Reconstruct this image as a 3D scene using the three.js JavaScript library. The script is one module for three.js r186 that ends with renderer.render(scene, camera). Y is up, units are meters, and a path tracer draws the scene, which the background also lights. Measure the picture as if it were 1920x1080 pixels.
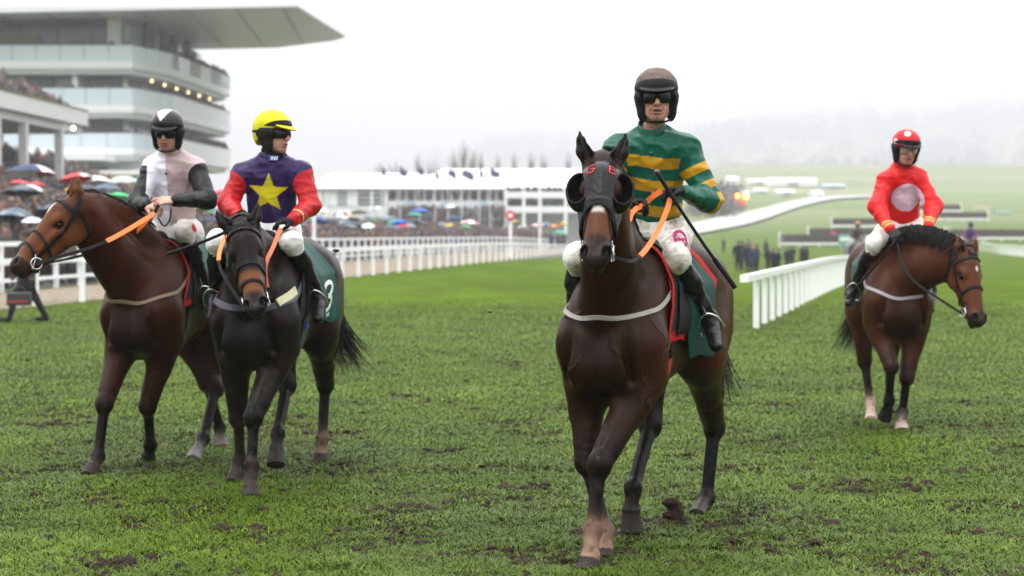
import * as THREE from 'three';
import { mergeGeometries } from 'three/addons/utils/BufferGeometryUtils.js';
import { mergeVertices } from 'three/addons/utils/BufferGeometryUtils.js';
import { TextGeometry } from 'three/addons/geometries/TextGeometry.js';
import { FontLoader } from 'three/addons/loaders/FontLoader.js';
import { RoundedBoxGeometry } from 'three/addons/geometries/RoundedBoxGeometry.js';

// ---------------------------------------------------------------- camera, sky, sun, haze, exposure
const scene = new THREE.Scene();
const FPX = 3200, EYE = 1.6, PITCH = Math.atan(100 / FPX);          // lens in pixels of a 1920-wide frame, eye height, tilt
const camera = new THREE.PerspectiveCamera(2 * Math.atan(540 / FPX) * 180 / Math.PI, 16 / 9, 0.1, 9000);
camera.position.set(0, EYE, 0);
camera.rotation.x = -PITCH;
camera.focus = 8.9; camera.userData.fStop = 2.5;
scene.add(camera);
const renderer = new THREE.WebGLRenderer({ antialias: true });
renderer.toneMapping = THREE.LinearToneMapping;
renderer.toneMappingExposure = 2.9;
renderer.shadowMap.enabled = true;
{
  const W = 128, H = 64, d = new Float32Array(W * H * 4);
  for (let j = 0; j < H; j++) for (let i = 0; i < W; i++) {
    const el = (j + .5) / H * Math.PI - Math.PI / 2;                 // row 0 is straight down
    const s = Math.max(0, Math.sin(el)), az = i / W * 6.2832, o = (j * W + i) * 4;
    const c = 0.04 * Math.sin(az * 3 + 1 + s * 4) * s + .03 * Math.sin(az * 5 + s * 9) * s;   // slow unevenness of a low cloud deck
    const L = el < 0 ? .6 : .62 + .95 * s + c;
    d[o] = L * .99; d[o + 1] = L; d[o + 2] = L * 1.02; d[o + 3] = 1;
  }
  const t = new THREE.DataTexture(d, W, H, THREE.RGBAFormat, THREE.FloatType);
  t.mapping = THREE.EquirectangularReflectionMapping; t.magFilter = THREE.LinearFilter; t.needsUpdate = true;
  scene.background = t; scene.environment = t;
}
const sun = new THREE.DirectionalLight(0xfff6ea, 0.5);
sun.position.set(-20, 60, 25); sun.castShadow = true; sun.shadow.radius = 40;
Object.assign(sun.shadow.camera, { left: -60, right: 60, top: 60, bottom: -60, near: 1, far: 300 });
scene.add(sun); scene.add(sun.target);
scene.fog = new THREE.FogExp2(0xf4f5f8, 0.00068);

// ---------------------------------------------------------------- helpers
const V = (x, y, z) => new THREE.Vector3(x, y, z);
const { sin, cos, abs, min, max, sqrt, floor, PI, hypot, exp } = Math;
const mix = (a, b, t) => a + (b - a) * t, clamp = (x, a = 0, b = 1) => x < a ? a : x > b ? b : x;
const sst = (a, b, x) => { const t = clamp((x - a) / (b - a)); return t * t * (3 - 2 * t); };
function rng(seed) { let a = seed >>> 0; return () => { a = a + 0x6D2B79F5 | 0; let t = Math.imul(a ^ a >>> 15, 1 | a); t = t + Math.imul(t ^ t >>> 7, 61 | t) ^ t; return ((t ^ t >>> 14) >>> 0) / 4294967296; }; }
// a direction seen from the photographer's place, and the point d metres in front of it along z
function P(px, py, d) {
  const a = (px - 960) / FPX, b = (540 - py) / FPX, cp = cos(PITCH), sp = sin(PITCH), t = d / (b * sp + cp);
  return V(a * t, EYE + t * (b * cp - sp), -d);
}
function G(px, py) { const a = (px - 960) / FPX, b = (540 - py) / FPX, cp = cos(PITCH), sp = sin(PITCH), t = -EYE / (b * cp - sp); return V(a * t, 0, -t * (b * sp + cp)); }
const hash3 = (x, y, z) => { let h = Math.imul(x, 374761393) ^ Math.imul(y, 668265263) ^ Math.imul(z, 2147483647 - 1442695); h = Math.imul(h ^ h >>> 13, 1274126177); return ((h ^ h >>> 16) >>> 0) / 4294967296; };
function vn(x, y, z) {
  const i = floor(x), j = floor(y), k = floor(z); let u = x - i, v = y - j, w = z - k;
  u = u * u * (3 - 2 * u); v = v * v * (3 - 2 * v); w = w * w * (3 - 2 * w);
  const a = mix(hash3(i, j, k), hash3(i + 1, j, k), u), b = mix(hash3(i, j + 1, k), hash3(i + 1, j + 1, k), u);
  const c = mix(hash3(i, j, k + 1), hash3(i + 1, j, k + 1), u), e = mix(hash3(i, j + 1, k + 1), hash3(i + 1, j + 1, k + 1), u);
  return mix(mix(a, b, v), mix(c, e, v), w);
}
const fbm = (x, y, z, o = 4) => { let s = 0, a = .5, n = 0; for (let i = 0; i < o; i++) { s += a * vn(x, y, z); n += a; a *= .5; x = x * 2.03 + 7.1; y = y * 2.03 + 3.7; z = z * 2.03 + 1.3; } return s / n; };
const names = {};
function numbered(n) { const k = names[n] = (names[n] ?? -1) + 1; return k ? `${n}_${String(k).padStart(3, '0')}` : n; }
function tag(o, label, category, group) { o.userData.label = label; o.userData.category = category; if (group) o.userData.group = group; return o; }
function thing(name, label, category, pos = V(0, 0, 0), yaw = 0, group) {
  const o = new THREE.Group(); o.name = numbered(name); o.position.copy(pos); o.rotation.y = yaw; scene.add(o); return tag(o, label, category, group);
}
function part(name, geo, mat, parent, label) {
  const m = new THREE.Mesh(geo, mat); m.name = name; m.castShadow = m.receiveShadow = true; parent.add(m);
  if (label) m.userData.label = label; return m;
}
function lone(name, geo, mat, label, category, group) { const m = part(numbered(name), geo, mat, scene); return tag(m, label, category, group); }
function struct(name, geo, mat, kind = 'structure') { const m = part(numbered(name), geo, mat, scene); m.userData.kind = kind; return m; }
const rgb = (r, g, b) => new THREE.Color().setRGB(r, g, b);
const std = (c, rough = .7, o = {}) => new THREE.MeshStandardMaterial({ color: Array.isArray(c) ? rgb(...c) : c, roughness: rough, ...o });
const phy = (c, rough = .5, o = {}) => new THREE.MeshPhysicalMaterial({ color: Array.isArray(c) ? rgb(...c) : c, roughness: rough, ...o });
const vcol = (rough, o = {}) => new THREE.MeshPhysicalMaterial({ vertexColors: true, roughness: rough, side: THREE.DoubleSide, specularIntensity: .3, ...o });
const box = (w, h, d, x = 0, y = 0, z = 0) => new THREE.BoxGeometry(w, h, d).translate(x, y, z);
function plain(g) { const o = new THREE.BufferGeometry(); o.setAttribute('position', g.attributes.position); if (g.attributes.normal) o.setAttribute('normal', g.attributes.normal); if (g.index) o.setIndex(g.index); return o; }
const join = l => { l = l.map(g => { const p = plain(g.index ? g.toNonIndexed() : g); return p; }); return mergeGeometries(l); };
const tube = (pts, r, seg = 24, rad = 8, closed = false) => new THREE.TubeGeometry(new THREE.CatmullRomCurve3(pts, closed), seg, r, rad, closed);
// a smooth value texture from a function of u, v (tileable functions are the caller's business)
function tex(n, fn, srgb = true, m = n) {
  const d = new Uint8Array(n * m * 4);
  for (let j = 0; j < m; j++) for (let i = 0; i < n; i++) { const c = fn(i / n, j / m), o = (j * n + i) * 4; d[o] = clamp(c[0]) * 255; d[o + 1] = clamp(c[1]) * 255; d[o + 2] = clamp(c[2]) * 255; d[o + 3] = 255; }
  const t = new THREE.DataTexture(d, n, m); t.wrapS = t.wrapT = THREE.RepeatWrapping; t.magFilter = THREE.LinearFilter; t.minFilter = THREE.LinearMipmapLinearFilter; t.generateMipmaps = true;
  if (srgb) t.colorSpace = THREE.SRGBColorSpace; t.needsUpdate = true; return t;
}

// ---------------------------------------------------------------- modelling with distance fields: bodies, cloth, leather
// every primitive: f(x,y,z) -> distance, op 0 add / 1 cut / 2 keep-inside, k blend radius, colour, bounding sphere
const A3 = p => Array.isArray(p) ? p : [p.x, p.y, p.z];
function cap(a, b, ra, rb, o = {}) {
  a = A3(a); b = A3(b);
  const bx = b[0] - a[0], by = b[1] - a[1], bz = b[2] - a[2], bb = bx * bx + by * by + bz * bz + 1e-12, s = o.s ?? 1, q = 1 / s - 1, ax = o.ax ? A3(o.ax) : null, sc = min(1, s);
  const h = (x, y, z) => clamp(((x - a[0]) * bx + (y - a[1]) * by + (z - a[2]) * bz) / bb);
  const f = (x, y, z) => {
    x -= a[0]; y -= a[1]; z -= a[2];
    let t = (x * bx + y * by + z * bz) / bb; t = t < 0 ? 0 : t > 1 ? 1 : t;
    x -= t * bx; y -= t * by; z -= t * bz;
    if (ax) { const e = (x * ax[0] + y * ax[1] + z * ax[2]) * q; x += ax[0] * e; y += ax[1] * e; z += ax[2] * e; }
    return (sqrt(x * x + y * y + z * z) - ra - (rb - ra) * t) * sc;
  };
  return { f, h, op: o.op ?? 0, k: o.k ?? .03, col: o.col, tag: o.tag, c: [(a[0] + b[0]) / 2, (a[1] + b[1]) / 2, (a[2] + b[2]) / 2], R: sqrt(bb) / 2 + max(ra, rb) * max(1, s), cw: o.cw ?? 1 };
}
// ellipsoid with radii r along the axes m = [X, Y, Z] (default world)
function ell(c, r, o = {}) {
  c = A3(c); const m = o.m ? o.m.map(A3) : [[1, 0, 0], [0, 1, 0], [0, 0, 1]], [X, Y, Z] = m, [r0, r1, r2] = r;
  const f = (x, y, z) => {
    x -= c[0]; y -= c[1]; z -= c[2];
    const a = (x * X[0] + y * X[1] + z * X[2]) / r0, b = (x * Y[0] + y * Y[1] + z * Y[2]) / r1, d = (x * Z[0] + y * Z[1] + z * Z[2]) / r2;
    const k0 = sqrt(a * a + b * b + d * d), k1 = sqrt((a / r0) ** 2 + (b / r1) ** 2 + (d / r2) ** 2);
    return k1 < 1e-6 ? -min(r0, r1, r2) : k0 * (k0 - 1) / k1;
  };
  return { f, op: o.op ?? 0, k: o.k ?? .03, col: o.col, tag: o.tag, c, R: max(r0, r1, r2), cw: o.cw ?? 1 };
}
// half space kept or cut: n points outwards
function plane(p, n, o = {}) { p = A3(p); n = A3(n); const l = hypot(...n); return { f: (x, y, z) => ((x - p[0]) * n[0] + (y - p[1]) * n[1] + (z - p[2]) * n[2]) / l, op: o.op ?? 2, k: o.k ?? 0, c: p, R: 1e9 }; }
function fnp(f, o = {}) { return { f, op: o.op ?? 2, k: o.k ?? 0, c: [0, 0, 0], R: 1e9, col: o.col }; }
const smin = (a, b, k) => { if (k <= 0) return a < b ? a : b; const h = max(k - abs(a - b), 0) / k; return min(a, b) - h * h * k * .25; };
function evalList(L, x, y, z) {
  let d = 1e3;
  for (let i = 0; i < L.length; i++) { const p = L[i], e = p.f(x, y, z); d = p.op === 0 ? smin(d, e, p.k) : p.op === 1 ? -smin(-d, e, p.k) : -smin(-d, -e, p.k); }
  return d;
}
// surface nets over the blocks that the surface crosses; post(x,y,z,d) adds relief, color(x,y,z,c,tag,h) repaints
const DETAIL = 1;                                                     // 1 = final
function sdf(prims, cell, o = {}) {
  cell *= DETAIL;
  const lo = [1e9, 1e9, 1e9], hi = [-1e9, -1e9, -1e9];
  for (const p of prims) if (p.op === 0 && p.R < 1e3) for (let i = 0; i < 3; i++) { lo[i] = min(lo[i], p.c[i] - p.R); hi[i] = max(hi[i], p.c[i] + p.R); }
  for (let i = 0; i < 3; i++) { lo[i] -= .03; hi[i] += .03; }
  const B = 8, bs = B * cell, bR = bs * .87, n = [0, 1, 2].map(i => Math.ceil((hi[i] - lo[i]) / bs));
  const post = o.post, pr0 = cell * 1.8 + .008, pos = [], own = [], idx = [], lists = [], vid = new Map(), NY = n[1] * B + 2, NX = n[0] * B + 2, val = new Float32Array((B + 1) ** 3), S = B + 1;
  const key = (i, j, k) => (k * NY + j) * NX + i, blocks = [];
  for (let bk = 0; bk < n[2]; bk++) for (let bj = 0; bj < n[1]; bj++) for (let bi = 0; bi < n[0]; bi++) {
    const cx = lo[0] + (bi + .5) * bs, cy = lo[1] + (bj + .5) * bs, cz = lo[2] + (bk + .5) * bs;
    const L = prims.filter(p => p.R > 1e3 || hypot(cx - p.c[0], cy - p.c[1], cz - p.c[2]) - p.R < bR + .05 + p.k);
    if (!L.some(p => p.op === 0)) continue;
    const dc = evalList(L, cx, cy, cz); if (abs(dc) > bR * 1.5 + .012) continue;
    let mv = 1e9; for (const p of L) { p.v = p.op === 2 ? 0 : p.f(cx, cy, cz); if (p.op === 0 && p.v < mv) mv = p.v; }
    for (let i = L.length - 1; i >= 0; i--) { const p = L[i]; if (p.op === 0 ? p.v > max(mv, 0) + 2 * bR + p.k : p.op === 1 && p.v > bR * 1.6 + p.k) L.splice(i, 1); }
    for (let k = 0, q = 0; k <= B; k++) for (let j = 0; j <= B; j++) for (let i = 0; i <= B; i++, q++) {
      const x = lo[0] + (bi * B + i) * cell, y = lo[1] + (bj * B + j) * cell, z = lo[2] + (bk * B + k) * cell; let d = evalList(L, x, y, z);
      if (post && abs(d) < pr0) d = post(x, y, z, d); val[q] = d;
    }
    const li = lists.push(L) - 1; blocks.push([bi, bj, bk, val.slice()]);
    for (let k = 0; k < B; k++) for (let j = 0; j < B; j++) for (let i = 0; i < B; i++) {
      let sx = 0, sy = 0, sz = 0, c = 0; const q0 = (k * S + j) * S + i;
      const cr = (q, r, dx, dy, dz, ex, ey, ez) => { const a = val[q], b = val[r]; if ((a < 0) === (b < 0)) return; const t = a / (a - b); sx += mix(dx, ex, t); sy += mix(dy, ey, t); sz += mix(dz, ez, t); c++; };
      const D = [0, 1, S, S + 1, S * S, S * S + 1, S * S + S, S * S + S + 1];
      let m = 0; for (let e = 0; e < 8; e++) if (val[q0 + D[e]] < 0) m |= 1 << e; if (m === 0 || m === 255) continue;
      for (let e = 0; e < 8; e++) for (let a = 0; a < 3; a++) if (!(e >> a & 1)) { const g = e | 1 << a; cr(q0 + D[e], q0 + D[g], e & 1, e >> 1 & 1, e >> 2, g & 1, g >> 1 & 1, g >> 2); }
      const gi = bi * B + i, gj = bj * B + j, gk = bk * B + k;
      vid.set(key(gi, gj, gk), pos.length / 3); own.push(li);
      pos.push(lo[0] + (gi + sx / c) * cell, lo[1] + (gj + sy / c) * cell, lo[2] + (gk + sz / c) * cell);
    }
  }
  for (const [bi, bj, bk, v] of blocks) for (let k = 0; k < B; k++) for (let j = 0; j < B; j++) for (let i = 0; i < B; i++) {
    const q = (k * S + j) * S + i, a = v[q] < 0, gi = bi * B + i, gj = bj * B + j, gk = bk * B + k;
    const quad = (A, Bq, C, Dq, flip) => { if (A === undefined || Bq === undefined || C === undefined || Dq === undefined) return; flip ? idx.push(A, C, Bq, A, Dq, C) : idx.push(A, Bq, C, A, C, Dq); };
    if (a !== (v[q + 1] < 0)) quad(vid.get(key(gi, gj - 1, gk - 1)), vid.get(key(gi, gj, gk - 1)), vid.get(key(gi, gj, gk)), vid.get(key(gi, gj - 1, gk)), !a);
    if (a !== (v[q + S] < 0)) quad(vid.get(key(gi - 1, gj, gk - 1)), vid.get(key(gi - 1, gj, gk)), vid.get(key(gi, gj, gk)), vid.get(key(gi, gj, gk - 1)), !a);
    if (a !== (v[q + S * S] < 0)) quad(vid.get(key(gi - 1, gj - 1, gk)), vid.get(key(gi, gj - 1, gk)), vid.get(key(gi, gj, gk)), vid.get(key(gi - 1, gj, gk)), !a);
  }
  const N = pos.length / 3, nor = new Float32Array(N * 3), col = new Float32Array(N * 3), e = cell * .6, cs = o.cs ?? .02;
  const E = (L, x, y, z) => { let d = evalList(L, x, y, z); return post ? post(x, y, z, d) : d; };
  for (let i = 0; i < N; i++) {
    const L = lists[own[i]]; let x = pos[i * 3], y = pos[i * 3 + 1], z = pos[i * 3 + 2];
    const a = E(L, x + e, y - e, z - e), b = E(L, x - e, y - e, z + e), c = E(L, x - e, y + e, z - e), d = E(L, x + e, y + e, z + e);
    let nx = a - b - c + d, ny = -a - b + c + d, nz = -a + b - c + d; const l = hypot(nx, ny, nz) || 1; nx /= l; ny /= l; nz /= l;
    nor[i * 3] = nx; nor[i * 3 + 1] = ny; nor[i * 3 + 2] = nz;
    let w = 0, r = 0, g = 0, bl = 0, best = 1e9, bp = null;
    for (const p of L) if (p.op === 0) { const q = p.f(x, y, z); if (q < best) { best = q; bp = p; } if (p.col) { const ww = exp(-max(q, -.03) / cs) * p.cw; w += ww; r += ww * p.col[0]; g += ww * p.col[1]; bl += ww * p.col[2]; } }
    let C = w ? [r / w, g / w, bl / w] : [.5, .5, .5];
    if (o.color) C = o.color(x, y, z, C, bp?.tag, bp?.h ? bp.h(x, y, z) : 0, [nx, ny, nz]) || C;
    col[i * 3] = C[0]; col[i * 3 + 1] = C[1]; col[i * 3 + 2] = C[2];
  }
  const geo = new THREE.BufferGeometry();
  geo.setAttribute('position', new THREE.BufferAttribute(new Float32Array(pos), 3));
  geo.setAttribute('normal', new THREE.BufferAttribute(nor, 3));
  geo.setAttribute('color', new THREE.BufferAttribute(col, 3));
  geo.setIndex(idx); return geo;
}
// push a point onto the surface of a field, off metres outside it; returns [point, normal]
function onto(prims, p, off = 0, it = 12) {
  const q = p.clone(), n = V(0, 1, 0), e = .004;
  for (let i = 0; i < it; i++) {
    const d = evalList(prims, q.x, q.y, q.z);
    n.set(evalList(prims, q.x + e, q.y, q.z) - d, evalList(prims, q.x, q.y + e, q.z) - d, evalList(prims, q.x, q.y, q.z + e) - d).normalize();
    q.addScaledVector(n, (off - d) * .9);
  }
  return [q, n];
}
// a flat strap of width w and thickness t along pts; with a field it hugs that body
function strap(pts, w, t, o = {}) {
  const c = new THREE.CatmullRomCurve3(pts, !!o.closed), seg = o.seg ?? 40, pos = [], idx = [], P0 = [], N0 = [];
  for (let i = 0; i <= seg; i++) {
    let p = c.getPoint(i / seg), n = o.n ? o.n.clone() : V(0, 0, 1);
    if (o.field) [p, n] = onto(o.field, p, o.off ?? .004, 10);
    P0.push(p); N0.push(n);
  }
  for (let k = 0; k < (o.smooth ?? 0); k++) { const Q = P0.map(p => p.clone()), M = N0.map(p => p.clone()); for (let i = 1; i < seg; i++) { P0[i].copy(Q[i]).multiplyScalar(.4).addScaledVector(Q[i - 1], .3).addScaledVector(Q[i + 1], .3); N0[i].copy(M[i]).add(M[i - 1]).add(M[i + 1]).normalize(); } }
  if (o.smooth && o.field) for (let i = 0; i <= seg; i++) { const d = evalList(o.field, P0[i].x, P0[i].y, P0[i].z); if (d < o.off) P0[i].addScaledVector(N0[i], o.off - d); }
  for (let i = 0; i <= seg; i++) {
    const a = P0[o.closed && i === 0 ? seg - 1 : max(0, i - 1)], b = P0[o.closed && i === seg ? 1 : min(seg, i + 1)], T = b.clone().sub(a).normalize(), n = N0[i].clone().addScaledVector(T, -N0[i].dot(T)).normalize(), s = T.clone().cross(n);
    const ww = typeof w === 'function' ? w(i / seg) : w;
    for (const [u, v] of [[-.5, -.5], [.5, -.5], [.5, .5], [-.5, .5]]) pos.push(...P0[i].clone().addScaledVector(s, u * ww).addScaledVector(n, v * t).toArray());
    if (i < seg) for (let k = 0; k < 4; k++) { const A = i * 4 + k, B = i * 4 + (k + 1) % 4; idx.push(A, A + 4, B, B, A + 4, B + 4); }
  }
  if (!o.closed) { const e = seg * 4; idx.push(0, 1, 2, 0, 2, 3, e, e + 2, e + 1, e, e + 3, e + 2); }
  const g = new THREE.BufferGeometry(); g.setAttribute('position', new THREE.Float32BufferAttribute(pos, 3)); g.setIndex(idx); const q = g.toNonIndexed(); q.computeVertexNormals(); return q;
}
// a sheet of cloth, nu x nv points from fn(u, v) -> [point, normal], given thickness t; paint(u,v) colours it
function sheet(nu, nv, fn, t, paint) {
  const g = new THREE.BufferGeometry(), pos = [], col = [], uv = [], idx = [], M = (nu + 1) * (nv + 1);
  for (let s = 0; s < 2; s++) for (let j = 0; j <= nv; j++) for (let i = 0; i <= nu; i++) {
    const [p, n] = fn(i / nu, j / nv); pos.push(p.x + n.x * t * s, p.y + n.y * t * s, p.z + n.z * t * s); uv.push(i / nu, j / nv);
    if (paint) col.push(...paint(i / nu, j / nv));
  }
  const q = (a, b, c, d) => idx.push(a, b, c, a, c, d);
  for (let j = 0; j < nv; j++) for (let i = 0; i < nu; i++) { const a = j * (nu + 1) + i; q(a, a + nu + 1, a + nu + 2, a + 1); q(M + a, M + a + 1, M + a + nu + 2, M + a + nu + 1); }
  for (let i = 0; i < nu; i++) { q(i, i + 1, M + i + 1, M + i); const b = nv * (nu + 1) + i; q(b, M + b, M + b + 1, b + 1); }
  for (let j = 0; j < nv; j++) { const a = j * (nu + 1), b = a + nu; q(a, M + a, M + a + nu + 1, a + nu + 1); q(b, b + nu + 1, M + b + nu + 1, M + b); }
  g.setAttribute('position', new THREE.Float32BufferAttribute(pos, 3)); g.setAttribute('uv', new THREE.Float32BufferAttribute(uv, 2));
  if (paint) g.setAttribute('color', new THREE.Float32BufferAttribute(col, 3));
  g.setIndex(idx); g.computeVertexNormals(); return g;
}
function hair(strands, r, sides = 3) {
  const pos = [], nor = [], idx = [];
  for (const s of strands) {
    const c = new THREE.CatmullRomCurve3(s), n = s.length * 3, b0 = pos.length / 3;
    for (let i = 0; i <= n; i++) {
      const t = i / n, p = c.getPoint(t), T = c.getTangent(t), a = V(T.y, T.z, T.x).cross(T).normalize(), b = T.clone().cross(a), rr = r * (1 - .85 * t * t);
      for (let k = 0; k < sides; k++) { const q = k / sides * 2 * PI, nn = a.clone().multiplyScalar(cos(q)).addScaledVector(b, sin(q)); pos.push(p.x + nn.x * rr, p.y + nn.y * rr, p.z + nn.z * rr); nor.push(nn.x, nn.y, nn.z); }
      if (i < n) for (let k = 0; k < sides; k++) { const A = b0 + i * sides + k, B = b0 + i * sides + (k + 1) % sides; idx.push(A, B, A + sides, B, B + sides, A + sides); }
    }
  }
  const g = new THREE.BufferGeometry(); g.setAttribute('position', new THREE.Float32BufferAttribute(pos, 3)); g.setAttribute('normal', new THREE.Float32BufferAttribute(nor, 3)); g.setIndex(idx); return g;
}
// ---------------------------------------------------------------- ground
const terr = (x, z) => {
  const d = -z; if (d < 40) return 0; const r = x / d;
  let h = -.42 * sst(45, 95, d) * sst(-2, 8, x) * (1 - sst(170, 260, d));
  h += sst(.05, .13, r) * .05 * max(0, min(d, 1250) - 180);
  h += 270 * sst(1900, 5200, d) * (.16 + .84 * sst(-.32, .14, r)) * (.75 + .5 * vn(x / 420, 3, z / 420));
  return h;
};
function Gt(px, py) {                                                // where a line of sight meets the terrain
  const a = P(px, py, 1).sub(V(0, EYE, 0)); let t = 8;
  for (let i = 0; i < 4000; i++) { const y = EYE + a.y * t; if (y < terr(a.x * t, a.z * t)) break; t *= 1.0015; }
  return V(a.x * t, terr(a.x * t, a.z * t), a.z * t);
}
const mudAt = (x, z) => { const d = -z, q = vn(x * 1.6 + 40, 1, z * 2.0 + 9) * .42 + vn(x * 5.2, 2, z * 5.5) * .33 + vn(x * 14, 3, z * 14) * .25, near = sst(34, 12, d) ; return sst(.56 - .05 * near, .61, q) * near; };
const Lmud = [.034, .021, .0125];
const grassN = (x, z) => fbm(x * .7, 5, z * .7, 3);
{
  const pos = [], col = [], uv = [], idx = [], R = []; for (let r = 3; r < 6500; r *= r < 6.4 ? 1.06 : r < 24 ? 1.0065 : r < 60 ? 1.018 : 1.045) R.push(r);
  const A = []; for (let i = 0; i < 420; i++) { const t = i / 420 * 2 - 1; A.push((abs(t) < .7 ? t / .7 * .36 : Math.sign(t) * (.36 + (abs(t) - .7) / .3 * (PI - .36)))); }
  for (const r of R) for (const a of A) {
    const x = sin(a) * r, z = -cos(a) * r, d = -z, y = terr(x, z); pos.push(x, y, z); uv.push(x / 9, z / 9);
    const n = fbm(x * .12, 1, z * .12, 3), stripe = .5 + .5 * Math.tanh(4 * sin((x - z * .13) * .55)), far = sst(60, 260, d);
    let c = [mix(.054, .068, n), mix(.089, .110, n), mix(.004, .007, n)]; if (d > 5 && d < 130) { const b = fbm(x * .9, 7, z * .9, 4), br = sst(.60, .72, fbm(x * .5 + 9, 2, z * .8, 3)) * sst(90, 25, d) * .5; c = c.map((v, i) => mix(v * mix(1, .55 + .9 * b, .8), [.075, .075, .03][i], br)); }
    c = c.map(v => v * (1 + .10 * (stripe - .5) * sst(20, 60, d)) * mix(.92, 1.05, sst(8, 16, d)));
    if (d > 130) { const f = vn(x / 130, 4, z / 90 + 7), k = sst(130, 380, d); c = c.map((v, i) => mix(v, f < .42 ? [.19, .22, .13][i] : f < .62 ? [.24, .255, .175][i] : [.17, .205, .115][i], k)); if (d > 1500) { const w = sst(1500, 2300, d); c = c.map((v, i) => mix(v, fbm(x / 160, 2, z / 160, 3) > .5 ? [.12, .125, .11][i] : [.20, .21, .16][i], w)); } }  // far fields grow paler with distance: part of the haze painted into the ground colour
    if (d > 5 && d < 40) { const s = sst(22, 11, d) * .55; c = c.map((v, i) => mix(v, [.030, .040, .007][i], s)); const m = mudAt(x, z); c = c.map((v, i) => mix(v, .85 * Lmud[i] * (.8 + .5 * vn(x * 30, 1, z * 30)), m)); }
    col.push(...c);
  }
  pos.push(0, 0, 0); col.push(.07, .14, .02); uv.push(0, 0); const n = A.length, ce = pos.length / 3 - 1;
  for (let i = 0; i < n; i++) { const i2 = (i + 1) % n; idx.push(ce, i2, i); for (let j = 0; j < R.length - 1; j++) { const p = j * n + i, q = j * n + i2; idx.push(p, q, q + n, p, q + n, p + n); } }
  const g = new THREE.BufferGeometry(); g.setAttribute('position', new THREE.Float32BufferAttribute(pos, 3)); g.setAttribute('color', new THREE.Float32BufferAttribute(col, 3)); g.setAttribute('uv', new THREE.Float32BufferAttribute(uv, 2)); g.setIndex(idx); g.computeVertexNormals();
  // blades, thatch and earth seen from above; the noise wraps so that the tiles join
  const wrapN = (u, v, f, s) => { const a = u * f, b = v * f, i = floor(a), j = floor(b), p = a - i, q = b - j, sp = p * p * (3 - 2 * p), sq = q * q * (3 - 2 * q), h = (x, y) => hash3(((x % f) + f) % f, ((y % f) + f) % f, s); return mix(mix(h(i, j), h(i + 1, j), sp), mix(h(i, j + 1), h(i + 1, j + 1), sp), sq); };
  const t = tex(1024, (u, v) => { const a = wrapN(u, v, 256, 1), b = wrapN(u, v, 96, 2), c = wrapN(u, v, 24, 3), e = wrapN(u, v, 512, 4), k = .62 + .22 * a + .2 * e + .22 * b + .22 * c; return [k * (.92 + .12 * b), k, k * .9]; });
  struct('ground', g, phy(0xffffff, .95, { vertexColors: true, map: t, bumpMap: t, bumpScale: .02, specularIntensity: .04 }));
}
{ // turf close to the camera: tufts of blades, thinner where hooves have cut through
  const R = rng(77);
  const tuft = s => {
    const Q = rng(s), pos = [], nor = [], idx = [], col = [];
    for (let b = 0; b < 16; b++) {
      const a = Q() * 6.283, r = sqrt(Q()) * .05, h = mix(.018, .056, Q() * Q()), lean = mix(.3, 1.7, Q()) * h, w = mix(.0014, .0030, Q()), da = Q() * 6.283, x = cos(a) * r, z = sin(a) * r, ux = cos(da), uz = sin(da), b0 = pos.length / 3, k = mix(.75, 1.25, Q()), dry = Q() < .12;
      for (const [f, l, ww] of [[-.15, 0, 1], [.55, .35, .85], [1, 1, .12]]) for (const s of [-1, 1]) { pos.push(x + ux * lean * l - uz * w * ww * s, h * f * (1 - .25 * l), z + uz * lean * l + ux * w * ww * s); nor.push(ux * .3, .95, uz * .3); const c = dry ? [.32, .30, .60] : [.9, 1, .8]; col.push(...(dry ? c.map(v => v * 8) : c.map(v => v * k * mix(.75, 1.15, max(0, f))))); }
      idx.push(b0, b0 + 1, b0 + 3, b0, b0 + 3, b0 + 2, b0 + 2, b0 + 3, b0 + 5, b0 + 2, b0 + 5, b0 + 4);
    }
    const g = new THREE.BufferGeometry(); g.setAttribute('position', new THREE.Float32BufferAttribute(pos, 3)); g.setAttribute('normal', new THREE.Float32BufferAttribute(nor, 3)); g.setAttribute('color', new THREE.Float32BufferAttribute(col, 3)); g.setIndex(idx); return g;
  };
  const gm = new THREE.MeshPhysicalMaterial({ color: 0xffffff, vertexColors: true, roughness: .5, side: THREE.DoubleSide, specularIntensity: .3 });
  const N = 62000, m = new THREE.Matrix4(), q = new THREE.Quaternion(), up = V(0, 1, 0), c = new THREE.Color();
  for (let v = 0; v < 3; v++) {
    const im = new THREE.InstancedMesh(tuft(900 + v), gm, N); let n = 0;
    while (n < N) {
      const d = 6.6 + 38 * R() ** 1.75, x = (R() * 2 - 1) * (d * .33 + .3), z = -d; if (mudAt(x, z) > .3 + .9 * R() || R() < sst(22, 44, d)) continue;
      const s = mix(.75, 1.25, R()) * mix(1.0, 1.25, sst(10, 25, d)) * (.55 + .9 * fbm(x * 2.2, 8, z * 2.2, 3)); q.setFromAxisAngle(up, R() * 6.283); m.compose(V(x, 0, z), q, V(s, s * mix(.7, 1.2, R()), s)); im.setMatrixAt(n, m);
      const k = mix(.8, 1.2, R()) * mix(.92, 1.12, sst(9, 24, d)) * (.55 + .9 * fbm(x * 1.3 + 30, 5, z * 1.3, 4)), y = R() * .5; c.setRGB(mix(.070, .118, y) * k, mix(.116, .150, y) * k, mix(.003, .008, y) * k); im.setColorAt(n++, c);
    }
    im.name = numbered('grass'); im.userData.kind = 'stuff'; im.castShadow = im.receiveShadow = true; scene.add(im);
  }
}
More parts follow.
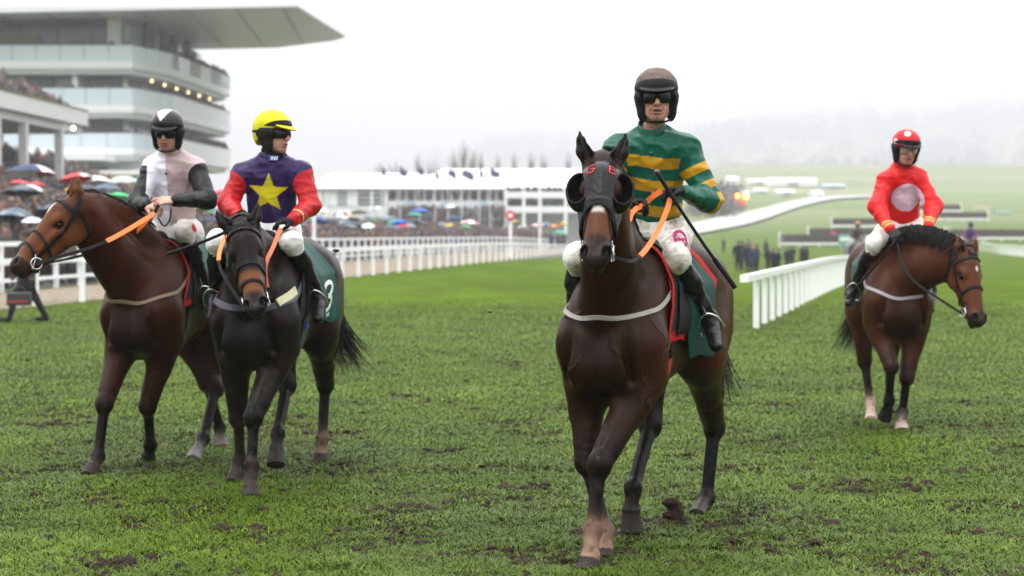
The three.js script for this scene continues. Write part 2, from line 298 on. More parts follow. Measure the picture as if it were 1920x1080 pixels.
{ // churned earth: ragged lumps in the bare patches and thrown about the turf
  const lump = (s, r, o = {}) => { const g = mergeVertices(plain(new THREE.IcosahedronGeometry(r, o.n ?? 3)), 1e-5), p = g.attributes.position, f = 1 / r; for (let i = 0; i < p.count; i++) { const v = V().fromBufferAttribute(p, i), k = .45 + 1.25 * fbm(v.x * f * 1.9 + s * 3.1, v.y * f * 1.9, v.z * f * 1.9, 3); p.setXYZ(i, v.x * k * (o.x ?? 1.2), v.y * k * (o.y ?? .7), v.z * k); } g.computeVertexNormals(); return g; };
  const R = rng(5), L = Array.from({ length: 6 }, () => []), mudM = phy(Lmud.map(v => v * .72), .8, { specularIntensity: .3 }), q = new THREE.Quaternion(), e = new THREE.Euler();
  const put = (x, z, s, fl = 1) => { e.set((R() - .5) * .8, R() * 6.28, (R() - .5) * .8); L[floor(R() * 6)].push(new THREE.Matrix4().compose(V(x, .004 + .006 * R(), z), q.setFromEuler(e).clone(), V(s, s * fl, s))); };
  let tries = 0, n = 0; while (n < 5200 && tries++ < 200000) { const d = 7.2 + 24 * R() ** 1.4, x = (R() * 2 - 1) * (d * .33), m = mudAt(x, -d); if (m < .2 + .6 * R()) continue; put(x, -d, mix(.25, 1.1, R() ** 2.2), mix(.6, 1.2, R())); n++; }
  for (let i = 0; i < 1500; i++) { const d = 7.2 + 28 * R() ** 1.3; put((R() * 2 - 1) * (d * .33), -d, mix(.25, 1.25, R() ** 3), mix(.7, 1.3, R())); }
  for (const [px, py, n, w] of [[1660, 910, 60, .55], [1880, 1010, 50, .3], [740, 960, 30, .3], [470, 1000, 24, .2], [210, 1062, 40, .35], [985, 920, 30, .25], [1235, 990, 60, .35], [755, 745, 22, .25], [1805, 888, 24, .2], [1100, 948, 24, .2], [900, 770, 14, .15], [940, 800, 20, .3], [50, 712, 16, .3], [1150, 1010, 24, .2], [80, 800, 24, .4], [1480, 985, 24, .3], [1560, 920, 24, .3]]) { const c = G(px, py); for (let i = 0; i < n; i++) put(c.x + (R() + R() - 1) * w, c.z + (R() + R() - 1) * w * .7, mix(.4, 1.5, R() ** 1.5), mix(.7, 1.3, R())); }
  L.forEach((l, i) => { const im = new THREE.InstancedMesh(lump(31 + i, .026, { n: 2 }), mudM, l.length); l.forEach((m, k) => { im.setMatrixAt(k, m); const v = mix(.6, 1.35, R()); im.setColorAt(k, new THREE.Color().setRGB(v, v, v)); }); im.name = numbered('mud'); im.userData.kind = 'stuff'; im.castShadow = im.receiveShadow = true; scene.add(im); });
  const b = G(1262, 985), cl = mergeGeometries([lump(71, .08, { y: .45 }).translate(0, .01, 0), lump(72, .036, { y: 1.5 }).translate(.015, .065, 0), lump(73, .03, { y: .9, x: 1.3 }).translate(-.015, .125, .01), lump(75, .022, { y: 1 }).translate(.02, .11, -.01), lump(76, .024, { y: .8 }).translate(-.03, .06, .02), lump(77, .02, {}).translate(.05, .035, .03)]);
  lone('mud_clod', cl.translate(b.x, 0, b.z), mudM, 'upright clod of mud on the grass, just left of the nearest horse\'s rear hoof', 'mud clod');
  const fly = (px, py, d, r, lab, s) => { const p = P(px, py, d); lone('turf_clod', lump(s, r, { y: .6 }).translate(p.x, p.y, p.z), std([.02, .016, .012], .8), lab, 'turf clod'); };
  fly(630, 470, 9.5, .014, 'small dark clod flying in the air right of the dark brown horse', 81); fly(919, 585, 9, .007, 'tiny dark speck of turf in the air over the middle of the grass', 82);
}

// ---------------------------------------------------------------- rails and fences
const whiteM = phy([.80, .81, .82], .35), whiteW = std([.78, .79, .80], .5);
function railFence(name, label, pts, o) {                            // pts: ground points; posts as single parts, rails as long parts
  const c = new THREE.CatmullRomCurve3(pts), len = c.getLength(), n = Math.round(len / o.step), g = thing(name, label, o.cat ?? 'rail', V(pts[0].x, 0, pts[0].z)), o0 = g.position;
  const pg = new RoundedBoxGeometry(o.pw, o.h, o.pd ?? o.pw, 2, .012).translate(0, o.h / 2 - .01, 0);
  for (let i = 0; i <= n; i++) { const p = c.getPointAt(i / n), T = c.getTangentAt(i / n), m = part('post', pg, whiteM, g); m.position.set(p.x - o0.x, terr(p.x, p.z), p.z - o0.z); m.rotation.y = Math.atan2(T.x, T.z); if (o.tilt) m.rotateZ(o.tilt); }
  for (const [y, th, w, dx] of o.rails) {
    const P2 = Array.from({ length: 90 }, (_, i) => { const t = mix(-(o.over ?? 0) / len, 1, i / 89), p = t < 0 ? c.getPointAt(0).addScaledVector(c.getTangentAt(0), t * len) : c.getPointAt(t), T = c.getTangentAt(max(0, t)); return V(p.x - o0.x + T.z * (dx ?? 0), terr(p.x, p.z) + y, p.z - o0.z - T.x * (dx ?? 0)); });
    part('rail', strap(P2, w, th, { n: V(0, 1, 0), seg: 120 }), whiteM, g);
  }
  return g;
}
const XZ = (x, d) => V(x, 0, -d);
railFence('running_rail', 'long white running rail along the left edge of the grass track', [XZ(-11.4, 33), XZ(-10.1, 41), XZ(-6.06, 64), XZ(-1.6, 98), XZ(4.8, 146), XZ(10, 180)], { step: 2.5, h: 1.0, pw: .13, pd: .07, rails: [[1.02, .12, .13, .06]] });
railFence('crowd_fence', 'white three-rail fence holding back the crowd behind the sand path', [XZ(-15.2, 34), XZ(-13.7, 52), XZ(-9.9, 102), XZ(-5, 142), XZ(4, 190)], { cat: 'fence', step: 2.2, h: 1.32, pw: .13, rails: [[1.34, .13, .10], [.80, .10, .07], [.32, .10, .07]] });
railFence('running_rail', 'short white rail starting right of the nearest horse and running back behind the right horse', [XZ(4.14, 28.9), XZ(8.0, 44.5), XZ(11.8, 59.7), XZ(15.5, 75)], { step: 1.5, h: .88, pw: .10, pd: .06, over: 2.3, rails: [[.91, .11, .13, -.04]] });
railFence('running_rail', 'distant low white rail at the right edge beyond the lowered horse', [Gt(1838, 470), Gt(1868, 476), Gt(1960, 486)], { step: 1.2, h: .9, pw: .10, pd: .06, rails: [[.92, .12, .10]] });
{ // sand path between the two fences
  const a = [[-11.5, 28], [-10.25, 41], [-6.2, 64], [-1.8, 98], [4.6, 146], [9.8, 180]], b = [[-15.6, 28], [-14.2, 41], [-12.8, 64], [-10.2, 98], [-4.8, 146], [2, 180]], s = new THREE.Shape([...a.map(([x, d]) => new THREE.Vector2(x, d)), ...b.reverse().map(([x, d]) => new THREE.Vector2(x, d))]);
  const g = new THREE.ShapeGeometry(s).rotateX(-PI / 2).translate(0, .012, 0); g.attributes.uv.array.forEach((v, i, A) => A[i] = v / 5);
  struct('path', g, std([.21, .165, .115], .95, { map: tex(256, (u, v) => { const k = .75 + .5 * vn(u * 40, v * 40, 1) * .5 + .15 * vn(u * 120, v * 120, 2); return [k, k, k]; }) }));
  const c = b, bank = new THREE.BufferGeometry(), pos = [], idx = [];
}

// ---------------------------------------------------------------- buildings
const steelW = std([.74, .75, .76], .5), glassM = phy([.30, .36, .38], .08, { metalness: 0 }), glassD = phy([.05, .065, .07], .07), glassP = phy([.55, .64, .67], .12), darkM = std([.045, .047, .05], .7), greyM = std([.30, .31, .32], .6), soffM = std([.46, .44, .47], .4), paleM = std([.70, .72, .73], .55);
const bx = (par, name, w, h, d, x, y, z, mat, ry) => { const m = part(name, box(w, h, d), mat, par); m.position.set(x, y, z); if (ry) m.rotation.y = ry; return m; };
// a wall of panels between two ground points at heights y0..y1, each panel a mesh of its own
function panels(par, name, a, b, y0, y1, step, mat, o = {}) {
  const dx = b[0] - a[0], dz = b[1] - a[1], len = hypot(dx, dz), n = max(1, Math.round(len / step)), w = len / n, ry = Math.atan2(-dz, dx), g = o.geo ?? box(w - (o.gap ?? .06), y1 - y0, o.t ?? .08);
  for (let i = 0; i < n; i++) { const m = part(name, g, Array.isArray(mat) ? mat[(i * 7 + (i >> 1)) % mat.length] : mat, par); m.position.set(a[0] + dx * (i + .5) / n, (y0 + y1) / 2, a[1] + dz * (i + .5) / n); m.rotation.y = ry; }
}
const slab = (pts, y0, y1) => { const s = new THREE.Shape(pts.map(([x, z]) => new THREE.Vector2(x, -z))); return new THREE.ExtrudeGeometry(s, { depth: y1 - y0, bevelEnabled: false }).rotateX(-PI / 2).translate(0, y0, 0); };
const heads = [];                                                    // people on the balconies, gathered for one crowd
{ // main grandstand: three balconies round a chamfered corner, and a long roof reaching out over the course
  const g = thing('grandstand', 'large white grandstand with stacked curved balconies and a long cantilevered grey roof', 'grandstand');
  const end = -168, X0 = -75, XC = -37.2, fac = [-34.9, -176], far = [-33.2, -203], R3 = rng(3);
  const plan = (o) => [[X0, end + o], [XC - o * .2, end + o], [fac[0] - o, fac[1] + o * .4], [far[0] - o, far[1]], [far[0] - 2.2 - o, far[1] - 3], [X0, far[1] - 3]].map(p => [p[0], p[1]]);
  // plan(o) moves the outline inwards by o on the course side and backwards from the camera on the near side
  const P0 = o => [[X0, end - o], [XC - o * .5, end - o], [fac[0] - o, fac[1] - o * .5], [far[0] - o, far[1] + 1.5], [far[0] - 1.6 - o, far[1] - 1], [far[0] - 4 - o, far[1] - 2.5], [X0, far[1] - 2.5]];
  const floors = [[17.9, 20.6], [13.6, 16.4], [9.4, 12.0]];
  floors.forEach(([y0, y1], f) => {
    const xl = f === 0 ? X0 : f === 1 ? -58 : -50, pl = P0(0); pl[0][0] = pl[6][0] = xl;
    const b = part('balcony', slab(pl, y0 - .1, y0 + .75), f === 0 ? steelW : steelW, g); 
    const under = P0(-.02); under[0][0] = under[6][0] = xl; part('soffit', slab(P0(.5).map((p, i) => i === 0 || i === 6 ? [xl, p[1]] : p), y0 - .5, y0 - .104), paleM, g);
    const [p0, p1, p2, p3, p4, p5] = pl; for (const [u, v, m] of [[p0, p1, glassP], [p1, p2, glassP], [p2, p3, f === 0 ? [greyM, paleM, greyM, glassM] : steelW], [p3, p4, greyM], [p4, p5, greyM]]) panels(b, 'balustrade_panel', u, v, y0 + .75, y1 - .45, 2.4, m, { t: .06 });
    const hr = std([.16, .165, .17], .5); for (const [u, v] of [[p0, p1], [p1, p2], [p2, p3], [p3, p4], [p4, p5]]) { panels(b, 'handrail', u, v, y1 - .42, y1 - .34, 60, hr, { t: .12, gap: 0 }); panels(b, 'slab_joint', u, v, y0 + .02, y0 + .08, 60, hr, { t: .03, gap: 0 }); }
    for (let i = 0; i < 40; i++) heads.push([mix(p1[0] - 18, p1[0], R3()), y0 + 1.0, p1[1] - mix(.6, 1.5, R3())]);
    for (let i = 0; i < 260; i++) { const t = R3(), e = mix(.6, 2, R3()); heads.push([mix(p2[0], p3[0], t) - e * .6, y0 + 1.25, mix(p2[1], p3[1], t)]); } for (let i = 0; i < 14; i++) { const t = R3(); heads.push([mix(p3[0], p5[0], t) - .5, y0 + 1.25, mix(p3[1], p5[1], t) + .8]); }
  });
  // glass storeys, set back, between floor and ceiling
  const glz = [[20.55, 24.2, 3.0, 0], [16.2, 17.4, 3.4, 1], [12.0, 13.1, 3.4, 2]];
  for (const [y0, y1, o, f] of [[18.65, 22.8, 3.2, 0], [14.35, 17.4, 3.6, 1], [10.15, 13.1, 3.6, 2]]) {
    const q = P0(o), xl = f === 0 ? -62 : f === 1 ? -56 : -48; q[0][0] = xl;
    panels(g, 'window', q[0], q[1], y0, y1, 3.1, f === 0 ? [glassD, glassD, glassM] : [glassD, glassM, darkM], { gap: .25 }); panels(g, 'window', q[1], q[2], y0, y1, 2.4, [glassP, glassM], { gap: .2 }); panels(g, 'window', q[2], q[3], y0, y1, 3.0, [glassP, darkM, glassP, glassM], { gap: .35 });
    const core = P0(o + .25); core[0][0] = core[6][0] = xl; part('wall', slab(core, y0, y1), greyM, g);
  }
  bx(g, 'interior_panel', 7.5, 1.1, .1, -57.8, 20.9, end - 2.95, std([.30, .11, .03], .6)); bx(g, 'interior_panel', 6, 1.6, .1, -50, 20.8, end - 2.95, std([.16, .16, .06], .6));
  for (const x of [-65.5, -39.5]) bx(g, 'pier', x < -60 ? 3.0 : 1.2, 4.4, 1.0, x, 20.9, end - 2.4, paleM);
  for (const [x, y0, y1] of [[-53.5, 9.5, 17.6], [-43.2, 9.0, 17.6], [-58.8, 9, 13.6]]) bx(g, 'column', .55, y1 - y0, .55, x, (y0 + y1) / 2, end - 1.5, steelW);
  for (const z of [-174, -180, -184, -190]) { const cg = new THREE.CylinderGeometry(.42, .5, 5.4, 16); const m = part('column', cg, std([.06, .06, .065], .5), g); m.position.set(mix(fac[0], far[0], (z + 176) / -27) - 2.0, 21.2, z); }
  // roof: near edge, tip, far edge; the underside rises gently from the building to the tip
  const rf = [[-90, -164], [-20.5, -164], [-17.6, -190], [-34, -204], [-90, -206]], yb = (x, z) => 23.0 + sst(-70, -20, x) * .6 + (z < -185 ? -.2 : 0);
  { const pos = [], idx = [], top = [], n = 24, m = 10; for (let j = 0; j <= m; j++) for (let i = 0; i <= n; i++) { const u = i / n, v = j / m, xr = mix(-20.5, -17.4, v) - (v > .75 ? (v - .75) * 40 : 0), x = mix(-90, xr, u), z = mix(-164, -200, v) ; pos.push([x, mix(22.0, 23.4, u) + .0 * v, z]); }
    const P3 = [], th = u => mix(.9, .22, u ** 1.4); pos.forEach(([x, y, z], k) => P3.push(x, y, z)); pos.forEach(([x, y, z], k) => P3.push(x, y + th((k % (n + 1)) / n), z)); const M = pos.length;
    for (let j = 0; j < m; j++) for (let i = 0; i < n; i++) { const a = j * (n + 1) + i; idx.push(a, a + 1, a + n + 2, a, a + n + 2, a + n + 1); const b = M + a; top.push(b, b + n + 2, b + 1, b, b + n + 1, b + n + 2); }
    for (let i = 0; i < n; i++) { top.push(i, M + i, M + i + 1, i, M + i + 1, i + 1); const q = m * (n + 1) + i; top.push(q, q + 1, M + q + 1, q, M + q + 1, M + q); } for (let j = 0; j < m; j++) { const q = j * (n + 1) + n; top.push(q, M + q, M + q + n + 1, q, M + q + n + 1, q + n + 1); }
    const mk = ix => { const q = new THREE.BufferGeometry(); q.setAttribute('position', new THREE.Float32BufferAttribute(P3, 3)); q.setIndex(ix); const r = q.toNonIndexed(); r.computeVertexNormals(); return r; };
    part('roof_soffit', mk(idx), soffM, g); part('roof', mk(top), std([.66, .67, .69], .5), g);
    for (let i = 1; i < 15; i++) { const u = i / 15, x = mix(-88, -19.5, u); bx(g, 'soffit_rib', .12, .06, 30, x + 1.2, mix(22.0, 23.4, u) - .035, -180, std([.24, .24, .25], .5), .06); } }
  const lampM = std([1, .85, .6], .4, { emissive: rgb(1, .72, .4), emissiveIntensity: 1.6 }); 
  for (let i = 0; i < 6; i++) { const t = i / 5; part('ceiling_lamp', new THREE.SphereGeometry(.13, 12, 8), lampM, g).position.set(mix(-36.6, -34.8, t) , 17.2, mix(-174, -197, t)); }
  // lower storeys behind the crowd
  bx(g, 'wall', 26, 6.5, 20, -50, 6.2, end - 13, paleM); bx(g, 'low_roof', 15, .5, 10, -46.5, 9.0, end - 1, steelW); bx(g, 'low_roof', 9, .4, 5, -40, 7.6, end + 1, steelW); bx(g, 'opening', 2.0, 2.6, .2, -41.4, 7.0, end - 2.9, darkM); for (const x of [-44.5, -39.6, -37.2, -35.2]) bx(g, 'column', .45, 7, .45, x, 4.5, end - 1, steelW); bx(g, 'window', 3.5, 2.2, .15, -37.4, 6.6, end - 3.2, glassM);
  bx(g, 'banner', 3.6, 2.2, .2, -37.6, 7.6 - 1.4, end + 7, std([.36, .26, .10], .7));
}
{ // older stand on the left edge: raked tiers under a fascia on columns
  const g = thing('tiered_stand', 'older concrete stand at the left edge with a mossy white fascia on square columns', 'grandstand'), conc = std([.55, .55, .53], .8);
  const za = -84, zb = -131, xf = z => -33.3 + (z + 111) * -.042;
  const fas = part('fascia', slab([[xf(za), za], [xf(zb), zb], [xf(zb) - .5, zb], [xf(za) - .5, za]], 9.9, 11.0), conc, g);
  part('moss', slab([[xf(za) + .05, za], [xf(zb) + .05, zb], [xf(zb) - .5, zb], [xf(za) - .5, za]], 11.003, 11.12), std([.13, .14, .05], .9), fas);
  part('deck', slab([[xf(za) - .5, za], [xf(zb) - .5, zb], [xf(zb) - 13, zb], [xf(za) - 13, za]], 9.3, 9.85), conc, g);
  for (let i = 0; i < 16; i++) { part('tier', slab([[xf(za) - .6 - i * .8, za], [xf(zb) - .6 - i * .8, zb], [xf(zb) - 1.35 - i * .8, zb], [xf(za) - 1.35 - i * .8, za]], 9.86, 10.2 + i * .42), std([.25, .25, .25], .9), g); }
  for (const z of [-96, -104, -112.5, -118, -126]) bx(g, 'column', .55, 10, .55, xf(z) - .7, 4.5, z, conc);
  for (let i = 0; i < 12; i++) part('step', slab([[-28.5 - i * .95, za], [-28.5 - i * .95, -150], [-29.4 - i * .95, -150], [-29.4 - i * .95, za]], -.1, 2.6 + i * .40), std([.22, .22, .22], .9), g);
  const lm = std([1, .95, .85], .4, { emissive: rgb(1, .9, .7), emissiveIntensity: 1.6 }); part('lamp', new THREE.SphereGeometry(.17, 12, 8), lm, g).position.set(xf(-126) + .1, 9.5, -127);
}
{ // white temporary pavilion with hip and long ridge roofs
  const z0 = -260, s = 260 / 3200, X = px => (px - 960) * s, Y = py => EYE + (440 - py) * s, g = thing('pavilion', 'long white temporary pavilion with pitched white roofs, glazed bays and tiered balconies', 'pavilion');
  const roof = (x0, x1, xr0, xr1, ye, yr, dep) => { const p = [[x0, ye, z0], [x1, ye, z0], [x1, ye, z0 - dep], [x0, ye, z0 - dep], [xr0, yr, z0 - dep / 2], [xr1, yr, z0 - dep / 2]], f = [[0, 1, 5], [0, 5, 4], [1, 2, 5], [2, 3, 4], [2, 4, 5], [3, 0, 4], [0, 3, 2], [0, 2, 1]], q = new THREE.BufferGeometry(); q.setAttribute('position', new THREE.Float32BufferAttribute(f.flat().flatMap(i => p[i]), 3)); q.computeVertexNormals(); return q; };
  const fab = std([.86, .87, .89], .6);
  part('roof', roof(X(572), X(800), X(612), X(790), Y(352.4), Y(320.5), 22), fab, g); part('roof', roof(X(752), X(1120), X(826), X(1110), Y(353), Y(311), 26), fab, g);
  bx(g, 'gutter', X(1120) - X(575), .35, .4, (X(1120) + X(575)) / 2, Y(355), z0 - .1, greyM);
  bx(g, 'wall', X(728) - X(588), Y(352) - 0, 18, (X(588) + X(728)) / 2, Y(352) / 2, z0 - 9.6, paleM); bx(g, 'wall', X(1120) - X(728), Y(356), 16, (X(1120) + X(728)) / 2, Y(356) / 2, z0 - 11, std([.4, .41, .42], .7));
  panels(g, 'window', [X(615), z0 - .5], [X(668), z0 - .5], Y(386), Y(356), 1.6, [paleM, greyM, glassM]); panels(g, 'window', [X(670), z0 - .5], [X(722), z0 - .5], Y(384), Y(356), 2.1, [darkM, glassD, greyM]);
  for (const px of [600, 612, 668, 697, 723]) bx(g, 'mullion', .35, Y(354), .3, X(px), Y(354) / 2, z0 - .3, steelW);
  for (const py of [363, 371, 379]) bx(g, 'mullion', X(722) - X(670), .14, .2, (X(722) + X(670)) / 2, Y(py), z0 - .32, steelW);
  for (let i = 0; i < 13; i++) { const px = 727 + i * 17; bx(g, 'bay', 1.15, Y(356) - Y(372), .3, X(px + 9), (Y(356) + Y(372)) / 2, z0 - 2.6, i % 3 ? glassD : darkM); bx(g, 'post', .28, Y(354) - Y(392), .3, X(px), (Y(354) + Y(392)) / 2, z0 - 1.2, steelW);
    const sc = new THREE.Shape(); sc.moveTo(-.62, 0); sc.lineTo(-.62, 1.15); sc.quadraticCurveTo(0, .75, .62, 1.15); sc.lineTo(.62, 0); sc.quadraticCurveTo(0, -.35, -.62, 0); const m = part('balcony_panel', new THREE.ExtrudeGeometry(sc, { depth: .1, bevelEnabled: false }), i % 4 === 2 ? std([.45, .55, .68], .6) : paleM, g); m.position.set(X(px + 9), Y(389), z0 - .6); }
  for (const py of [366, 393]) bx(g, 'balcony', X(1120) - X(945), .95, 2.2, (X(945) + X(1120)) / 2, Y(py), z0 + .4, steelW); for (const px of [948, 982, 1012, 1060, 1110]) bx(g, 'post', .5, Y(356), .5, X(px), Y(356) / 2, z0 + 1.2, steelW);
  for (let i = 0; i < 5; i++) bx(g, 'step', X(945) - X(730), .5 + i * .5, 1.2, (X(945) + X(730)) / 2, (.5 + i * .5) / 2 + 2, z0 + 7 - i * 1.25, greyM);
  for (let i = 0; i < 260; i++) { const R = hash3(i, 5, 9), q = hash3(i, 8, 2), k = floor(q * 5); heads.push([mix(X(732), X(945), R), 2.4 + k * .5, z0 + 7 - k * 1.25]); } for (let i = 0; i < 90; i++) heads.push([mix(X(950), X(1115), hash3(i, 1, 1)), i % 2 ? Y(366) - .3 : Y(393) - .3, z0 + .5]);
  // flags on thin masts
  const fm = std([.05, .055, .13], .7, { side: THREE.DoubleSide });
  [[716, 322, .5], [750, 323, .9], [786, 322, .6], [816, 330, .5], [840, 326, 1], [866, 328, 1.5], [899, 326, .5], [919, 325, 1.2]].forEach(([px, py, w], i) => {
    const zf = -246, sf = 246 / 3200, x = (px - 960) * sf, y = EYE + (440 - py) * sf, f = thing('flag', `navy flag ${['first from the left', 'second from the left', 'third from the left', 'fourth from the left', 'fourth from the right', 'third from the right, widest', 'second from the right', 'rightmost'][i]} in the row before the white pavilion roof`, 'flag', V(x, 0, zf), 0, 'flags before the pavilion');
    part('mast', new THREE.CylinderGeometry(.04, .06, y + .8, 8).translate(0, (y + .8) / 2, 0), steelW, f);
    part('cloth', sheet(10, 6, (u, v) => [V(u * w * 1.2, y + .75 - v * 1.1 - u * .5 + .12 * sin(u * 6 + v * 2 + i), .14 * sin(u * 7 + i)), V(0, 0, 1)], .02), fm, f);
  });
  // winning post with a red disc
  const wp = thing('winning_post', 'white post with a red and white disc beside the crowd fence', 'sign post', V((957 - 960) / 3200 * 120, 0, -120)); part('pole', new THREE.CylinderGeometry(.11, .11, 2.5, 16).translate(0, 1.25, 0), whiteM, wp); part('disc', new THREE.CylinderGeometry(.34, .34, .12, 32).rotateX(PI / 2).translate(0, 2.95, 0), std([.55, .03, .03], .5), wp); part('disc_centre', new THREE.CylinderGeometry(.15, .15, .13, 24).rotateX(PI / 2).translate(0, 2.95, .008), whiteM, wp);
  for (const [px, d, h, lab] of [[589, 92, 6, 'thin white mast in the crowd right of the yellow-capped jockey'], [1012, 150, 7, 'thin white mast near the end of the crowd behind the hooded horse']]) lone('mast', new THREE.CylinderGeometry(.09, .11, h, 10).translate((px - 960) / 3200 * d, h / 2, -d), steelW, lab, 'mast');
}
// ---------------------------------------------------------------- spectators
// a standing figure as one body: coat, trousers, head; coarse, for people far off
function figure(seed, coat, legs, hat, o = {}) {
  const R = rng(seed), K = (a, b, r0, r1, c, k = .04) => cap(a, b, r0, r1, { k, col: c }), sk = [.24, .15, .11], ar = o.arm ?? R(), st = o.stride ?? 0;
  const L = [K([0, 1.0, 0], [0, 1.36, 0], .17, .19, coat, .08), K([-.17, 1.40, 0], [.17, 1.40, 0], .08, .08, coat), K([0, .72, 0], [0, 1.0, 0], .18, .17, coat), K([0, 1.45, 0], [0, 1.56, .01], .06, .055, sk, .02), ell([0, 1.645, .02], [.082, .115, .10], { k: .02, col: sk })];
  if (hat) L.push(ell([0, 1.70, .0], [.098, .085, .112], { k: .01, col: hat })); else L.push(ell([0, 1.69, -.015], [.09, .085, .10], { k: .01, col: [.05, .03, .02] }));
  for (const s of [-1, 1]) { const f = st * s; L.push(K([s * .09, .85, 0], [s * .10, .48, f * .18 + .03], .10, .075, legs), K([s * .10, .48, f * .18 + .03], [s * .10, .08, f * .34 - .03 * (st ? 1 : 0)], .075, .05, legs), K([s * .10, .06, f * .34], [s * .11, .05, f * .34 + .16], .05, .04, [.02, .02, .02])); const up = o.hold && s > 0; const e = up ? [s * .30, 1.12, .12] : [s * .28, 1.12, -.02 - f * .12], h = up ? [s * .18, 1.22, .30] : ar > .5 ? [s * .14, 1.12, .26] : [s * .28, .84, .08 - f * .2]; L.push(K([s * .21, 1.38, 0], e, .075, .06, coat), K(e, h, .06, .045, coat), ell(h, [.05, .05, .05], { k: .01, col: sk })); }
  return sdf(L, o.cell ?? .045, { cs: .012 });
}
const personM = vcol(.8);
const coats = [[.02, .022, .03], [.03, .03, .032], [.05, .045, .04], [.025, .035, .06], [.06, .045, .03], [.10, .085, .065], [.045, .05, .035], [.10, .02, .022], [.14, .14, .15], [.03, .06, .10]];
const coatN = ['black', 'charcoal', 'dark grey', 'navy', 'brown', 'beige', 'olive green', 'red', 'pale grey', 'blue'];
const where = (x, z) => { const px = 960 + x / -z * FPX; return (px < 110 ? 'at the left edge' : px < 250 ? 'behind the leftmost horse' : px < 400 ? 'behind the pink-silked jockey' : px < 600 ? 'behind the yellow-star jockey' : px < 720 ? 'right of the yellow-star jockey' : px < 850 ? 'below the first navy flags' : px < 950 ? 'left of the winning post' : 'right of the winning post'); };
const protoP = coats.map((c, i) => { const m = new THREE.Mesh(figure(50 + i, c, [.03, .03, .04], i % 3 === 0 ? [.04, .04, .045] : i === 5 ? [.3, .3, .3] : null, { hold: i % 2 }), personM); m.castShadow = true; return m; });
// the spectators' bank: ground behind the crowd fence, then steps up; t metres behind the fence at depth d
const fenceX = d => d < 52 ? mix(-15.2, -13.7, (d - 34) / 18) : d < 102 ? mix(-13.7, -9.9, (d - 52) / 50) : d < 142 ? mix(-9.9, -5, (d - 102) / 40) : mix(-5, 4, (d - 142) / 48);
const bankY = (t, d) => max(0, min(t - 1.5, 14)) * mix(.24, .10, sst(60, 130, d));
{
  const pos = [], idx = []; const D = []; for (let d = 30; d <= 245; d += 4) D.push(d); const T = [.4, 1.5, 4, 7, 10, 15.5, 26];
  D.forEach((d, j) => T.forEach((t, i) => { pos.push(fenceX(d) - t, max(bankY(t, d), .02) + terr(fenceX(d) - t, -d), -d); if (j && i) { const a = (j - 1) * T.length + i - 1, b = j * T.length + i - 1; idx.push(a, a + 1, b + 1, a, b + 1, b); } }));
  const g = new THREE.BufferGeometry(); g.setAttribute('position', new THREE.Float32BufferAttribute(pos, 3)); g.setIndex(idx); g.computeVertexNormals(); struct('terrace', g, std([.12, .115, .11], .9));
}
{
  const R = rng(404); let n = 0;
  const put = (t, d, i) => { const c = new THREE.Mesh(protoP[i].geometry, personM); c.name = numbered('person'); c.castShadow = c.receiveShadow = true; tag(c, `spectator in a ${coatN[i]} coat behind the white fence, ${where(fenceX(d) - t, -d)}`, 'person', `${coatN[i]} coated spectators ${where(fenceX(d) - t, -d)}`); c.position.set(fenceX(d) - t, bankY(t, d), -d); c.rotation.y = .9 + (R() - .5) * 1.4; const s = mix(.93, 1.05, R()); c.scale.setScalar(s); scene.add(c); };
  for (let d = 40; d < 118; d += mix(.45, .75, R())) { if (n++ > 210) break; put(.7 + R() * .7, d, floor(R() * 10)); }
  const inst = (list, nm) => { const per = Array.from({ length: 10 }, () => []); list.forEach((p, k) => per[floor(hash3(k, 3, 7) * 10)].push(p)); per.forEach((l, i) => { if (!l.length) return; const im = new THREE.InstancedMesh(protoP[i].geometry, personM, l.length), m = new THREE.Matrix4(), q = new THREE.Quaternion(); l.forEach(([x, y, z], k) => { q.setFromAxisAngle(V(0, 1, 0), 1 + (R() - .5) * 1.5); m.compose(V(x, y, z), q, V(1, 1, 1).multiplyScalar(mix(.92, 1.06, R()))); im.setMatrixAt(k, m); im.setColorAt(k, new THREE.Color().setRGB(...(k => [k * mix(.92, 1.08, R()), k, k * mix(.92, 1.1, R())])(mix(.5, 1.25, R())))); }); im.name = numbered(nm); im.userData.kind = 'stuff'; im.castShadow = true; scene.add(im); }); };
  const bank = []; for (let i = 0; i < 5200; i++) { const d = 40 + 175 * R() ** 1.4, t = 1.6 + 16 * R() ** .9; bank.push([fenceX(d) - t, bankY(t, d), -d]); }
  inst(bank, 'crowd');
  inst(heads, 'balcony_crowd');
  const tier = []; const xf = z => -33.3 + (z + 111) * -.042; for (let i = 0; i < 900; i++) { const z = -86 - 44 * R(), k = floor(R() * 16); tier.push([xf(z) - 1 - k * .8, 10.2 + k * .42 - .3, z]); } for (let i = 0; i < 900; i++) { const k = floor(R() * 12), z = -86 - 62 * R(); tier.push([-29 - k * .95, 2.6 + k * .40, z]); }
  inst(tier, 'stand_crowd');
}
